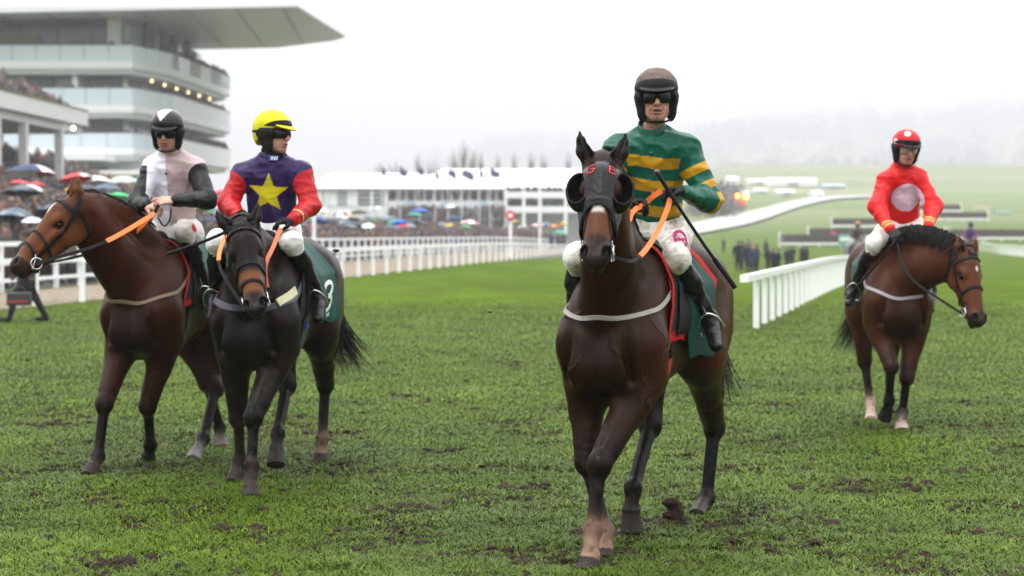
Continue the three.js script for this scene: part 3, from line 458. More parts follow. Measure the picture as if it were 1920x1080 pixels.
// umbrellas: eight-panel canopy with sagging edges, ferrule, shaft and hook
const umbGeo = {}; 
function canopyGeo(c1, c2, c3) {
  const pos = [], col = [], n = 8, rings = 5;
  for (let k = 0; k < n; k++) for (let s = 0; s < 2; s++) for (let r = 0; r < rings; r++) {
    const a0 = (k + s * .5) / n * 2 * PI, a1 = (k + (s + 1) * .5) / n * 2 * PI, pt = (a, f, edge) => { const q = f * .72, sag = edge ? 1 : .94; return [cos(a) * q * sag, .26 * (1 - f * f) + .02 * f - (edge ? .035 * f * f : 0), sin(a) * q * sag]; }, f0 = r / rings, f1 = (r + 1) / rings, e0 = s === 0, A = pt(a0, f0, e0), B = pt(a0, f1, e0), C = pt(a1, f1, !e0), D = pt(a1, f0, !e0), cc = c3 ? [c1, c1, c2, c2, c3, c2, c2, c1][k] : k % 2 ? c2 : c1, q = cc;
    for (const v of r === 0 ? [A, C, B] : [A, C, B, A, D, C]) { pos.push(...v); col.push(...q); }
  }
  const g = new THREE.BufferGeometry(); g.setAttribute('position', new THREE.Float32BufferAttribute(pos, 3)); g.setAttribute('color', new THREE.Float32BufferAttribute(col, 3)); g.computeVertexNormals(); return g;
}
const umbM = vcol(.5, { transmission: 0 }), shaftG = join([new THREE.CylinderGeometry(.008, .008, .95, 6).translate(0, -.2, 0), new THREE.TorusGeometry(.04, .009, 6, 10, PI).rotateZ(PI).translate(.04, -.67, 0), new THREE.CylinderGeometry(.006, .01, .08, 6).translate(0, .29, 0)]), shaftM = std([.05, .05, .05], .4);
function umbrella(p, r, cols, label, tilt = [0, 0], group) {
  const key = cols.flat().join(); const u = thing('umbrella', label, 'umbrella', p, 0, group); const c = part('canopy', umbGeo[key] ??= canopyGeo(...cols), umbM, u), s = part('shaft', shaftG, shaftM, u); c.scale.setScalar(r / .72); s.scale.setScalar(r / .72); u.rotation.set(tilt[0], hash3(p.x * 99 | 0, 2, p.z * 9 | 0) * 6, tilt[1]); return u;
}
{
  const W = [.75, .75, .76], RD = [.55, .04, .05], NV = [.025, .04, .10], GR = [.05, .42, .15], BL = [.03, .12, .55], DK = [.03, .032, .036], MR = [.16, .02, .03], YL = [.65, .45, .04], TE = [.04, .28, .22], GY = [.20, .24, .27], PK = [.55, .2, .25], LB = [.35, .45, .48], SL = [.09, .12, .15];
  const at = (px, py, d) => P(px, py, d);
  for (const [px, py, w, d, cols, lab] of [
    [57, 326, 98, 58, [NV, W, RD], 'large navy, white and red golf umbrella at the left edge of the crowd'], [143, 337, 66, 66, [RD, RD, W], 'red and white umbrella above the ears of the left bay horse'], [181, 340, 58, 70, [[.70, .68, .62], [.66, .64, .58]], 'cream umbrella right of the red one in the left crowd'], [231, 341, 62, 68, [LB, LB], 'pale blue-grey umbrella left of the pink-silked jockey'],
    [225, 372, 56, 62, [GR, GR, [.15, .55, .25]], 'bright green umbrella left of the pink-silked jockey'], [416, 364, 44, 75, [RD, RD], 'red umbrella between the two left jockeys'], [20, 410, 76, 54, [GY, SL], 'slate umbrella with a pale patch at the left edge, above the horse\'s nose'], [98, 395, 62, 56, [DK, SL], 'dark umbrella behind the forehead of the left bay horse'], [60, 415, 40, 53, [W, [.7, .72, .8]], 'small white umbrella beside the left bay horse\'s forehead'], [40, 362, 80, 60, [SL, DK], 'dark slate umbrella under the large navy golf umbrella'], [200, 356, 60, 72, [SL, SL], 'dark blue-grey umbrella behind the ears of the left bay horse'],
    [602, 397, 34, 96, [GR, W, [.1, .5, .25]], 'green and white umbrella just right of the yellow-star jockey'], [640, 403, 40, 92, [MR, W], 'maroon and white umbrella in the crowd right of the yellow-star jockey'], [672, 402, 46, 100, [DK, DK], 'dark umbrella right of the maroon and white one'], [690, 424, 26, 84, [W, W], 'small white umbrella low in the front of the middle crowd'], [749, 419, 36, 88, [BL, BL], 'bright blue umbrella low in the middle crowd'], [778, 405, 34, 100, [TE, TE], 'teal umbrella in the middle crowd below a blue one'], [787, 397, 36, 106, [[.06, .12, .42], [.06, .12, .42]], 'mid blue umbrella behind the teal one'], [851, 412, 38, 108, [NV, NV], 'navy umbrella left of the pink and white one'], [880, 419, 38, 100, [W, PK], 'white and pink umbrella in the middle crowd'], [845, 388, 22, 118, [W, W], 'white umbrella on the steps under the pavilion'], [965, 418, 24, 128, [YL, GY], 'yellow and grey umbrella right of the winning post'], [980, 427, 22, 124, [LB, W], 'light blue umbrella near the winning post'], [1006, 425, 26, 132, [W, RD], 'white and red umbrella left of the hooded horse'], [1024, 422, 20, 136, [W, BL], 'white and blue umbrella left of the hooded horse'], [1040, 425, 22, 134, [YL, RD], 'yellow and red umbrella left of the hooded horse'], [1058, 421, 22, 138, [YL, YL], 'plain yellow umbrella beside the hooded horse'], [1050, 437, 26, 128, [TE, GR], 'green umbrella low in the crowd beside the hooded horse'], [705, 392, 30, 112, [GY, W], 'grey and white umbrella before the pavilion wall'], [725, 410, 34, 98, [SL, GY], 'slate grey umbrella left of the blue one'],
  ]) umbrella(at(px, py, d), w / 2 * d / FPX, cols, lab, [(hash3(px, 1, 1) - .5) * .35, (hash3(px, 2, 1) - .5) * .35]);
  const R = rng(909), pal = [[DK, 'black', 6], [SL, 'slate', 4], [NV, 'navy', 3], [GY, 'grey', 3], [W, 'white', 2], [RD, 'red', 1], [GR, 'green', 1], [BL, 'blue', 1], [MR, 'maroon', 1], [YL, 'yellow', .7]], tot = pal.reduce((a, b) => a + b[2], 0);
  for (let i = 0; i < 150; i++) { const d = 46 + 130 * R() ** 1.1, t = 1.2 + 13 * R(), r = mix(.45, .62, R()); let q = R() * tot, k = 0; while ((q -= pal[k][2]) > 0) k++; const [c, nm] = pal[k]; umbrella(V(fenceX(d) - t, bankY(t, d) + mix(1.85, 2.15, R()), -d), r, [c, c.map(v => v * .8)], `plain ${nm} umbrella ${t < 6 ? 'low at the front of the crowd' : 'higher up in the crowd'}, ${where(fenceX(d) - t, -d)}`, [(R() - .5) * .5, (R() - .5) * .5], `plain ${nm} umbrellas ${t < 6 ? 'low' : 'high'} ${where(fenceX(d) - t, -d)}`); }
}
{ // people on the course: photographers and stewards left of the far rail, and a man with a bag
  const men = [[1384, 510, 58, 'dark jacket, leftmost of the group'], [1391, 507, 54, 'charcoal jacket close behind the leftmost one'], [1412, 514, 52, 'blue jacket and orange cap, front of the group'], [1440, 509, 45, 'black jacket, stooping in the middle of the group'], [1459, 513, 44, 'navy coat and cap, stooping beside the end of the rail'], [1485, 503, 42, 'dark coat behind the start of the rail'], [1504, 506, 46, 'black jacket with a pale back print, near the right end'], [1403, 488, 40, 'grey coat, farther behind the group'], [1436, 485, 36, 'dark coat, small and far behind the group'], [1357, 474, 26, 'dark coat, far off to the left of the group'], [1402, 512, 55, 'black coat, third from the left of the group'], [1419, 509, 50, 'dark coat right of the orange cap'], [1450, 514, 42, 'charcoal coat crouching right of the stooping one'], [1512, 503, 42, 'dark jacket at the right end of the group'], [1476, 506, 40, 'black coat between the cap and the rail']];
  men.forEach(([px, py, hpx, lab], i) => { const p = Gt(px, py), s = clamp(hpx / FPX * -p.z / 1.74, .72, 1.08), m = lone('person', figure(700 + i, coats[[0, 1, 9, 0, 3, 1, 0, 8, 1, 0, 0, 1, 0, 1, 0, 3, 1][i]].map(v => v * .8), [.02, .022, .03], i === 2 ? [.5, .16, .04] : [.03, .03, .035], { arm: i % 2, cell: .035, hold: i % 3 === 0 }), personM, 'person on the course, ' + lab, 'person', undefined); m.position.copy(p); m.scale.setScalar(s); m.rotation.y = i * 1.3; });
  const p = G(50, 604), w = lone('person', figure(800, [.018, .019, .022], [.018, .018, .022], [.04, .03, .025], { stride: 1, arm: 0, cell: .02 }), personM, 'person in black walking left along the rail behind the bay horse\'s nose', 'person'); w.scale.setScalar(.95); w.position.copy(p); w.rotation.y = -PI / 2 + .2;
  const bg = thing('camera_bag', 'black bag with a red stripe carried by the walking person at the left edge', 'bag', P(36, 560, 30.7)); part('body', new RoundedBoxGeometry(.42, .24, .2, 3, .04), std([.02, .02, .022], .6), bg); part('stripe', box(.36, .045, .21, 0, -.05, 0), std([.22, .02, .02], .6), bg); part('handle', tube([V(-.12, .11, 0), V(-.06, .2, 0), V(.06, .2, 0), V(.12, .11, 0)], .012, 14, 6), std([.02,.02,.02],.5), bg);
}
// ---------------------------------------------------------------- beyond the track
{ // steeplechase fences: brush in a frame with a pale guard rail and wings
  const brushM = std([.045, .033, .024], .95), R = rng(61);
  for (const [a, b, h, lab] of [[[1462, 463], [1606, 463], 1.35, 'nearest dark brush fence with a white guard rail, left of the right rider'], [[1516, 449], [1660, 449], 1.3, 'second dark brush fence, farther off behind the right rider'], [[1772, 452], [1960, 454], 1.35, 'dark brush fence at the right edge beyond the lowered horse head'], [[1560, 428], [1700, 428], 1.3, 'thin far brush fence behind the red jockey\'s waist'], [[1750, 415], [1850, 415], 1.3, 'small hazy brush fence far to the right of the red jockey'], [[1720, 399], [1800, 399], 1.3, 'faint farthest brush fence right of the red jockey\'s elbow']]) {
    const p = Gt(...a), q = Gt(...b); q.copy(P(b[0], b[1], -p.z)); q.y = p.y = (terr(p.x, p.z) + terr(q.x, q.z)) / 2; const len = q.x - p.x, f = thing('brush_fence', lab, 'hurdle', p.clone());
    const gg = [], pos = box(len, h * .72, .9, len / 2, h * .62, 0); part('brush', (() => { const g = new THREE.BoxGeometry(len, h * .72, .8, Math.ceil(len * 4), 5, 4).translate(len / 2, h * .64, 0), P1 = g.attributes.position; for (let i = 0; i < P1.count; i++) P1.setXYZ(i, P1.getX(i), P1.getY(i) + (hash3(P1.getX(i) * 50 | 0, 1, P1.getZ(i) * 50 | 0) - .5) * .12 * (P1.getY(i) > h * .8 ? 1 : 0), P1.getZ(i) + (hash3(i, 2, 3) - .5) * .1); g.computeVertexNormals(); return g; })(), brushM, f);
    part('guard_rail', box(len, .22, .12, len / 2, h * .26, .55), whiteM, f); for (let x = 0; x <= len; x += 2.2) part('post', box(.12, h * .4, .12, x, h * .15, .55), whiteM, f); for (const x of [-.1, len + .1]) part('wing_post', box(.16, h * 1.3, .16, x, h * .6, .2), whiteM, f);
    if (h > 1.32) for (let i = 0; i < 3; i++) part('wing_rail', box(.08, .1, 2.4, -.1, h * (.4 + i * .35), 1.5), whiteM, f);
  }
}
{ // all-weather track of pale stone sweeping up the valley
  const L = [[1150, 442, 458], [1250, 430, 449], [1310, 419, 441], [1360, 408, 432], [1400, 401, 424], [1440, 391, 412], [1470, 383, 401], [1500, 377, 391], [1530, 372, 383], [1560, 370, 377], [1620, 368.5, 373], [1700, 369, 372.4], [1760, 370, 373]];
  const pos = [], idx = [], c0 = new THREE.CatmullRomCurve3(L.map(([x, t, b]) => V(x, t, b))); const n = 70;
  for (let i = 0; i <= n; i++) { const q = c0.getPoint(i / n); for (const y of [q.y, q.z]) { const p = Gt(q.x, y); pos.push(p.x, p.y + .12 + .0008 * -p.z, p.z); } if (i) { const a = (i - 1) * 2; idx.push(a, a + 1, a + 3, a, a + 3, a + 2); } }
  const g = new THREE.BufferGeometry(); g.setAttribute('position', new THREE.Float32BufferAttribute(pos, 3)); g.setIndex(idx); g.computeVertexNormals(); struct('road', g, std([.36, .355, .345], .9, { side: THREE.DoubleSide }));
}
{ // white tents and stalls on the far slope
  const tentG = (w, h, d) => join([box(w, h * .55, d, 0, h * .275, 0), (() => { const s = new THREE.Shape([new THREE.Vector2(-d / 2 - .3, h * .55), new THREE.Vector2(d / 2 + .3, h * .55), new THREE.Vector2(0, h)]); return new THREE.ExtrudeGeometry(s, { depth: w + .4, bevelEnabled: false }).rotateY(PI / 2).translate(-w / 2 - .2, 0, 0); })()]);
  for (const [px, py, wpx, hpx, lab] of [[1483, 350, 88, 16, 'longest white marquee on the hazy far slope'], [1420, 346, 36, 10, 'low white marquee left of the longest one'], [1371, 347, 20, 16, 'square white tent leftmost on the far slope'], [1390, 366, 20, 8, 'small pale tent under the leftmost square tent'], [1424, 362, 22, 8, 'small white stall below the low marquee'], [1560, 354, 40, 9, 'pale blue-grey shed right of the longest marquee'], [1470, 366, 30, 10, 'white stall with a sloping roof below the longest marquee'], [1530, 372, 14, 14, 'narrow white hut at the bend of the pale road']]) {
    const p = Gt(px, py), s = -p.z / FPX, t = thing('tent', lab, 'tent', p, 0); part('canvas', tentG(wpx * s, hpx * s, 8), std(px === 1560 ? [.45, .52, .56] : [.8, .81, .82], .7), t); part('door', box(min(3, wpx * s * .3), hpx * s * .4, .2, 0, hpx * s * .2, 4.05), greyM, t);
  }
  for (const [px, py, w, h, c, lab] of [[1640, 392, 30, 7, [.55, .30, .12], 'orange and white board on the far course right of the red jockey'], [1880, 404, 34, 8, [.10, .28, .16], 'dark green board far out on the course at the right'], [1840, 394, 30, 6, [.5, .32, .15], 'orange board far out on the course at the right'], [1590, 466, 34, 22, [.10, .35, .24], 'green and white start stall behind the nearest brush fence'], [1562, 460, 10, 22, [.4, .04, .04], 'small red kiosk beside the green stall']]) {
    const p = Gt(px, py), s = -p.z / FPX, b = thing('board', lab, 'board', p); part('face', new RoundedBoxGeometry(w * s, h * s, .4, 2, .05).translate(0, h * s / 2 + .2, 0), std(c, .6), b); for (const q of [-1, 1]) part('leg', box(.15, .5, .15, q * w * s * .4, .2, 0), whiteM, b); part('trim', box(w * s * .96, h * s * .25, .05, 0, h * s * .8, .25), whiteM, b);
  }
}
{ // service vehicle with amber beacons on the pale road
  const p = P(1380, 416, 300); p.y = terr(p.x, p.z) + .4; const v = thing('rescue_van', 'red and white service van with two lit amber lights on the pale road', 'van', p, .25);
  part('body', mergeGeometries([new RoundedBoxGeometry(2.0, 1.5, 4.6, 3, .15).translate(0, 1.0, 0), new RoundedBoxGeometry(1.85, .9, 3.0, 3, .2).translate(0, 1.95, -.5)].map(plain)), std([.5, .10, .08], .4), v); part('windscreen', box(1.6, .6, .06, 0, 1.98, 1.02), glassD, v); for (const x of [-.9, .9]) for (const z of [-1.4, 1.4]) part('wheel', new THREE.CylinderGeometry(.36, .36, .24, 18).rotateZ(PI / 2).translate(x, .36, z), darkM, v);
  for (const x of [-.95, .95]) { part('beacon', new THREE.SphereGeometry(.5, 16, 12).translate(x * .9, 1.9, 2.3), std([1, .5, .1], .4, { emissive: rgb(1, .42, .06), emissiveIntensity: 2.5 }), v); const l = new THREE.PointLight(rgb(1, .45, .08), 6); l.position.set(x * .9, 1.9, 3.1); l.castShadow = true; v.add(l); }
}
{ // trees: bare poplars and hedgerow trees fading into the mist
  const bark = std([.10, .085, .075], .95), twigM = std([.085, .07, .062], .95);
  const poplar = (seed, h, spread) => { const R = rng(seed), st = []; for (let i = 0; i < 190; i++) { const y0 = h * mix(.06, .8, R()), a = R() * 6.283, l = h * mix(.08, .26, R()), r = spread * (1 - .7 * y0 / h) * mix(.3, 1, R()); st.push([V(0, y0, 0), V(cos(a) * r * .6, y0 + l * .4, sin(a) * r * .6), V(cos(a) * r, y0 + l, sin(a) * r)]); } return [hair([[V(0, 0, 0), V(.1, h * .5, .1), V(0, h, 0)]], h * .016, 6), hair(st, .07)]; };
  const pro = [poplar(1, 24, 2.6), poplar(2, 20, 3.4), poplar(3, 16, 4.0)];
  for (const [px, top, k, lab] of [[785, 286, 0, 'lone tall bare poplar rising left behind the pavilion'], [852, 282, 1, 'left bare poplar of the dense clump behind the pavilion'], [870, 264, 0, 'tallest bare poplar of the clump behind the pavilion'], [886, 280, 1, 'bare poplar just right of the tallest one'], [903, 284, 0, 'slim bare poplar at the right of the clump'], [932, 290, 0, 'slim hazy poplar right of the clump'], [965, 288, 0, 'hazy poplar fourth from the right'], [996, 286, 0, 'hazy poplar third from the right'], [1020, 290, 1, 'hazy poplar second from the right'], [1064, 286, 0, 'rightmost hazy poplar beside the hooded horse\'s ear'], [742, 302, 2, 'low round bare tree left behind the pavilion'], [712, 306, 2, 'leftmost low bare tree behind the pavilion'], [812, 300, 2, 'low bare tree between the lone poplar and the clump']]) {
    const d = 400 + (px % 7) * 8, p = P(px, 440, d); p.y = 0; const h = EYE + (440 - top) * d / FPX, s = h / [24, 20, 16][k], t = thing(k === 2 ? 'bare_tree' : 'poplar_tree', lab, 'tree', p, px); const tr = part('trunk', pro[k][0], bark, t), cr = part('crown', pro[k][1], twigM, t); tr.scale.setScalar(s); cr.scale.setScalar(s);
  }
  // woods and hedges across the valley: tufts of small faces
  const crown = seed => { const R = rng(seed), pos = []; for (let i = 0; i < 90; i++) { const a = R() * 6.283, b = Math.acos(R() * 2 - 1), r = mix(.55, 1, R() ** .5), c = V(sin(b) * cos(a) * r, 1.05 + cos(b) * r * .9, sin(b) * sin(a) * r), s = mix(.14, .34, R()); for (let k = 0; k < 3; k++) pos.push(c.x + (R() - .5) * 2 * s, c.y + (R() - .5) * 2 * s, c.z + (R() - .5) * 2 * s); } for (const q of [[-.05, 0, 0, .05, 0, 0, 0, 1.2, 0], [0, 0, -.05, 0, 0, .05, 0, 1.2, 0]]) pos.push(...q); const g = new THREE.BufferGeometry(); g.setAttribute('position', new THREE.Float32BufferAttribute(pos, 3)); g.computeVertexNormals(); return g; };
  const R = rng(21), L = []; const tryAt = (px, py, j, s) => { const p = Gt(px + (R() - .5) * j, py + (R() - .5) * j * .2); L.push([p, s * mix(.7, 1.3, R())]); };
  for (let i = 0; i < 70; i++) tryAt(1345 + (R() - .5) * 95, 410 - R() * 30, 8, 1.5);
  for (let i = 0; i < 0; i++) tryAt(1400 + R() * 520, 330 + R() * 6 + R() * 20 * (R() < .2), 6, 3.5);
  for (let i = 0; i < 1700; i++) { const d = 2100 + 2900 * R(), x = d * mix(-.05, .36, R()); if (fbm(x / 160, 2, -d / 160, 3) < .48 && R() < .8) continue; L.push([V(x, terr(x, -d), -d), mix(10, 19, R())]); }
  for (let v = 0; v < 3; v++) { const l = L.filter((_, i) => i % 3 === v), im = new THREE.InstancedMesh(crown(60 + v), std([.15, .145, .135], .95, { side: THREE.DoubleSide }), l.length), m = new THREE.Matrix4(), q = new THREE.Quaternion(); l.forEach(([p, s], i) => { q.setFromAxisAngle(V(0, 1, 0), i); m.compose(p, q, V(s, s * mix(.9, 1.5, R()), s)); im.setMatrixAt(i, m); const k = mix(.7, 1.4, R()); im.setColorAt(i, new THREE.Color().setRGB(k, k * mix(.9, 1.05, R()), k)); }); im.name = numbered('woodland'); im.userData.kind = 'stuff'; scene.add(im); }
}
// ---------------------------------------------------------------- horses
const HEAD = (poll, muz, w0) => {                                    // frame of a head: w to its left, v out of the face, u down the face
  const u = muz.clone().sub(poll).normalize(), w = w0.clone().addScaledVector(u, -u.dot(w0)).normalize(), v = u.clone().cross(w);
  const at = (a, b, c) => poll.clone().addScaledVector(w, a).addScaledVector(v, b).addScaledVector(u, c);
  return { u, v, w, at, inv: (x, y, z) => { const p = V(x, y, z).sub(poll); return [p.dot(w), p.dot(v), p.dot(u)]; } };
};
const furNoise = (x, y, z) => (.62 + .76 * fbm(x * 7, y * 7, z * 7, 4)) * (.85 + .3 * vn(x * 55, y * 22, z * 55));
function makeHorse(S) {
  const base = thing('horse', S.label, 'horse', V(S.pos[0], 0, -S.pos[1]), S.yaw);
  const q = new THREE.Quaternion().setFromAxisAngle(V(0, 1, 0), -S.yaw), loc = p => p.clone().sub(base.position).applyQuaternion(q), L = a => a.isVector3 ? a : loc(P(...a));
  const dirL = a => V(...a).applyQuaternion(q);
  const C = S.coat, B = S.points, D = S.dark ?? C.map(c => c * .5), M = S.muzzle ?? [.012, .01, .009];
  const pr = []; const add = (...a) => pr.push(...a);
  const X = [1, 0, 0];
  // trunk
  add(ell([0, 1.165, .10], [.245, .355, .56], { k: .1, col: C }));
  add(ell([0, 1.235, -.22], [.225, .265, .50], { k: .12, col: C }));
  add(ell([0, 1.10, .40], [.212, .335, .34], { k: .12, col: C }));
  add(ell([0, 1.275, -.50], [.25, .285, .36], { k: .14, col: C }));
  add(cap([0, 1.47, .42], [0, 1.43, .0], .075, .09, { k: .13, col: C }));       // withers
  add(cap([0, 1.44, -.2], [0, 1.465, -.52], .10, .09, { k: .12, col: C }));       // loin and croup
  for (const s of [-1, 1]) {
    add(cap([s * .12, 1.38, .36], [s * .162, 1.05, .66], .11, .112, { k: .12, ax: X, s: .72, col: C }));   // shoulder blade
    add(ell([s * .168, 1.0, .56], [.082, .15, .13], { k: .08, col: C }));
    add(ell([s * .080, .96, .70], [.080, .13, .075], { k: .085, col: D }));
    add(cap([s * .085, .92, .70], [s * .125, .80, .58], .08, .075, { k: .09, col: D }));         // breast muscles, with the furrow between
    add(ell([s * .16, 1.385, -.42], [.08, .09, .10], { k: .1, col: C }));             // point of hip
    add(ell([s * .15, 1.165, -.62], [.115, .30, .20], { k: .10, col: C }));
    add(ell([s * .165, .97, -.42], [.09, .18, .17], { k: .09, col: C }));           // stifle
  }
  add(cap([0, .92, .66], [0, .84, .50], .075, .09, { k: .1, col: D }));             // brisket
  add(cap([0, .865, .34], [0, .97, -.16], .095, .07, { k: .15, ax: X, s: 1.4, col: S.belly ?? C }));
  for (const s of [-1, 1]) {                                                      // furrows between the muscles
    add(cap([s * .158, 1.10, .80], [s * .165, .88, .72], .010, .012, { op: 1, k: .06 }));
    add(cap([s * .30, 1.25, .30], [s * .30, .92, .36], .02, .02, { op: 1, k: .05 }));
    add(cap([s * .29, 1.2, -.28], [s * .30, .95, -.22], .02, .02, { op: 1, k: .06 }));
    add(cap([s * .26, 1.15, -.78], [s * .24, .95, -.72], .012, .012, { op: 1, k: .04 }));
  }
  add(cap([0, 1.00, .84], [0, .80, .79], .006, .012, { op: 1, k: .05 }));
  const trunk = pr.slice();
  // legs
  const up = V(0, 1, 0), fw = V(0, 0, 1), joints = {};
  const hoofs = [], hoof = (c, b, o) => {
    hoofs.push([c, b.clone().sub(c), o.hoof ?? [.032, .026, .022]]);
    const n = b.clone().sub(c).normalize(), cc = c.clone().addScaledVector(n, -.012), bb = b.clone().addScaledVector(n, .03), K = cap(cc, bb, .045, .068, {}), f0 = K.f;
    add({ ...K, f: (x, y, z) => max(f0(x, y, z), (x - b.x) * n.x + (y - b.y) * n.y + (z - b.z) * n.z), col: o.hoof ?? [.032, .026, .022], k: .003, cw: 3, tag: 'hoof' });
    add(cap(c.clone().addScaledVector(fw, -.025), b.clone().addScaledVector(fw, -.03).addScaledVector(n, -.02), .034, .034, { k: .02, col: o.hoof ?? [.032, .026, .022] }));
  };
  const lower = (k, f, c, b, o, r) => {
    const T = f.clone().sub(k).normalize(), bk = fw.clone().multiplyScalar(-1).addScaledVector(T, fw.dot(T)).normalize(), lc = o.sock ? o.sock : B;
    const at = t => k.clone().lerp(f, t);
    add(cap(at(.04), at(.97), r, r * .86, { k: .02, col: B }));
    add(cap(at(.1).addScaledVector(bk, .031), at(.92).addScaledVector(bk, .028), r * .55, r * .6, { k: .012, col: B }));     // tendons
    add(ell(f, [.046, .050, .047], { k: .03, col: o.sockHigh ? lc : B }));
    add(ell(f.clone().addScaledVector(bk, .028).addScaledVector(up, -.008), [.03, .032, .026], { k: .02, col: o.sockHigh ? lc : B }));
    add(cap(f, c, .037, .040, { k: .025, col: lc, cw: 1.2 }));
    add(ell(c.clone().addScaledVector(up, .012), [.047, .016, .05], { k: .02, col: lc, cw: 1.2 }));
    hoof(c, b, o);
  };
  for (const [id, s] of [['fl', 1], ['fr', -1]]) {
    const g = S[id], k = L(g.k), f = L(g.f), c = L(g.c), b = L(g.b), e = g.e ? V(...g.e) : V(s * .155, .88, .50), T = k.clone().sub(e);
    add(cap([s * .155, 1.05, .54], e, .115, .10, { k: .10, col: C }));
    add(cap(e, k, .098, .054, { k: .06, col: C }));
    add(ell(e.clone().addScaledVector(T, .25).addScaledVector(fw, .02), [.075, .15, .085], { k: .06, col: C }));
    add(ell(e.clone().addScaledVector(T, .12).addScaledVector(fw, .075), [.064, .12, .066], { k: .022, col: C }));
    add(cap(e.clone().addScaledVector(T, .3), e.clone().addScaledVector(T, .8).addScaledVector(fw, .012), .062, .047, { k: .05, col: C.map((v, i) => mix(v, B[i], .35)) }));
    add(cap(e.clone().addScaledVector(T, .8), k, .048, .048, { k: .03, col: B }));
    add(ell(k.clone().addScaledVector(fw, .006), [.058, .070, .056], { k: .025, col: B }));
    add(ell(k.clone().addScaledVector(fw, -.035).addScaledVector(up, -.01), [.03, .035, .028], { k: .02, col: B }));   // pisiform
    lower(k, f, c, b, g, .037); joints[id] = [e, k, f, b];
  }
  for (const [id, s] of [['hl', 1], ['hr', -1]]) {
    const g = S[id], k = L(g.k), f = L(g.f), c = L(g.c), b = L(g.b), e = g.e ? V(...g.e) : V(s * .165, .94, -.38), T = k.clone().sub(e), hp = k.clone().add(V(0, .065, -.055));
    add(cap(V(s * .15, 1.18, -.5).lerp(e, .5), e, .15, .13, { k: .12, ax: X, s: .75, col: C }));
    add(cap(e, k, .142, .056, { k: .07, ax: X, s: .85, col: C }));
    add(cap(V(s * .14, 1.04, -.68), hp.clone().add(V(0, .12, -.0)), .11, .045, { k: .08, ax: X, s: .8, col: C }));
    add(cap(hp.clone().add(V(0, .14, .015)), hp, .026, .028, { k: .04, col: B }));
    add(cap(e.clone().addScaledVector(T, .68), k, .066, .056, { k: .04, col: C.map((v, i) => mix(v, B[i], .6)) }));
    add(ell(k, [.056, .082, .062], { k: .03, col: B }));
    add(cap(hp, k, .032, .04, { k: .03, col: B }));
    lower(k, f, c, b, g, .040); joints[id] = [e, k, f, b];
  }
  // neck and head
  const poll = L(S.poll), muz = L(S.muz), H = HEAD(poll, muz, dirL(S.w0)), at = H.at, nt = at(0, -.10, .03), nb = V(0, 1.20, .50), nc = S.nc ? V(...S.nc) : nb.clone().lerp(nt, .5).add(V(0, -.04, .05));
  const bez = t => nb.clone().multiplyScalar((1 - t) ** 2).addScaledVector(nc, 2 * t * (1 - t)).addScaledVector(nt, t * t);
  const wb = V(0, 1.475, .34), wt = at(0, -.035, -.012), wc = S.wc ? V(...S.wc) : wb.clone().lerp(wt, .5).add(V(0, .0, .02));
  const crest = t => wb.clone().multiplyScalar((1 - t) ** 2).addScaledVector(wc, 2 * t * (1 - t)).addScaledVector(wt, t * t);
  const NS = 7;
  for (let i = 0; i < NS; i++) {
    const t0 = i / NS, t1 = (i + 1) / NS, a = bez(t0), b = bez(t1), ax = V(1, 0, 0).lerp(H.w, (t0 + t1) / 2); ax.addScaledVector(b.clone().sub(a).normalize(), -ax.dot(b.clone().sub(a).normalize())).normalize();
    const R = t => mix(.235, .112, t ** .8);
    add(cap(a, b, R(t0), R(t1), { k: .05, ax, s: mix(.68, .74, t0), col: C }));
    add(cap(crest(t0), crest(t1), mix(.075, .05, t0), mix(.075, .05, t1), { k: .1, ax, s: .7, col: C }));
  }
  const hm = [H.w, H.v, H.u], he = (p, r, o = {}) => ell(at(...p), r, { k: .03, m: hm, col: C, ...o }), hc = (a, b, r0, r1, o = {}) => cap(at(...a), at(...b), r0, r1, { k: .03, ax: H.w, col: C, ...o });
  const head = [];
  const ha = (...a) => head.push(...a);
  ha(he([0, -.035, .10], [.092, .095, .14], { k: .06 }));
  ha(hc([0, -.045, .14], [0, -.052, .50], .098, .064, { s: .80, k: .04 }));
  ha(hc([0, .02, .13], [0, -.018, .48], .056, .040, { s: 1.12, k: .05 }));
  ha(hc([0, -.10, .13], [0, -.085, .46], .085, .045, { s: .62, k: .05 }));
  for (const s of [-1, 1]) {
    ha(he([s * .058, -.125, .16], [.034, .088, .115], { k: .03 }));
    ha(hc([s * .072, -.05, .25], [s * .052, -.055, .40], .022, .016, { k: .03 }));
    ha(he([s * .075, .003, .185], [.027, .03, .042], { k: .03 }));
    ha(he([s * .088, -.028, .205], [.018, .02, .028], { op: 1, k: .012 }));
  }
  ha(hc([0, -.145, .24], [0, -.105, .50], .042, .03, { s: 1.1, k: .03 }));
  ha(he([0, -.045, .545], [.06, .056, .07], { k: .04, col: M }));
  ha(he([0, -.03, .588], [.05, .044, .036], { k: .025, col: M }));
  ha(he([0, -.098, .572], [.036, .028, .042], { k: .02, col: M }));
  for (const s of [-1, 1]) {
    ha(he([s * .044, -.004, .554], [.030, .030, .046], { k: .02, col: M }));
    ha(he([s * .052, .012, .566], [.017, .022, .031], { op: 1, k: .005 }));
    ha(hc([s * .018, -.062, .612], [s * .055, -.085, .545], .003, .003, { op: 1, k: .01 }));
  }
  const ears = [];
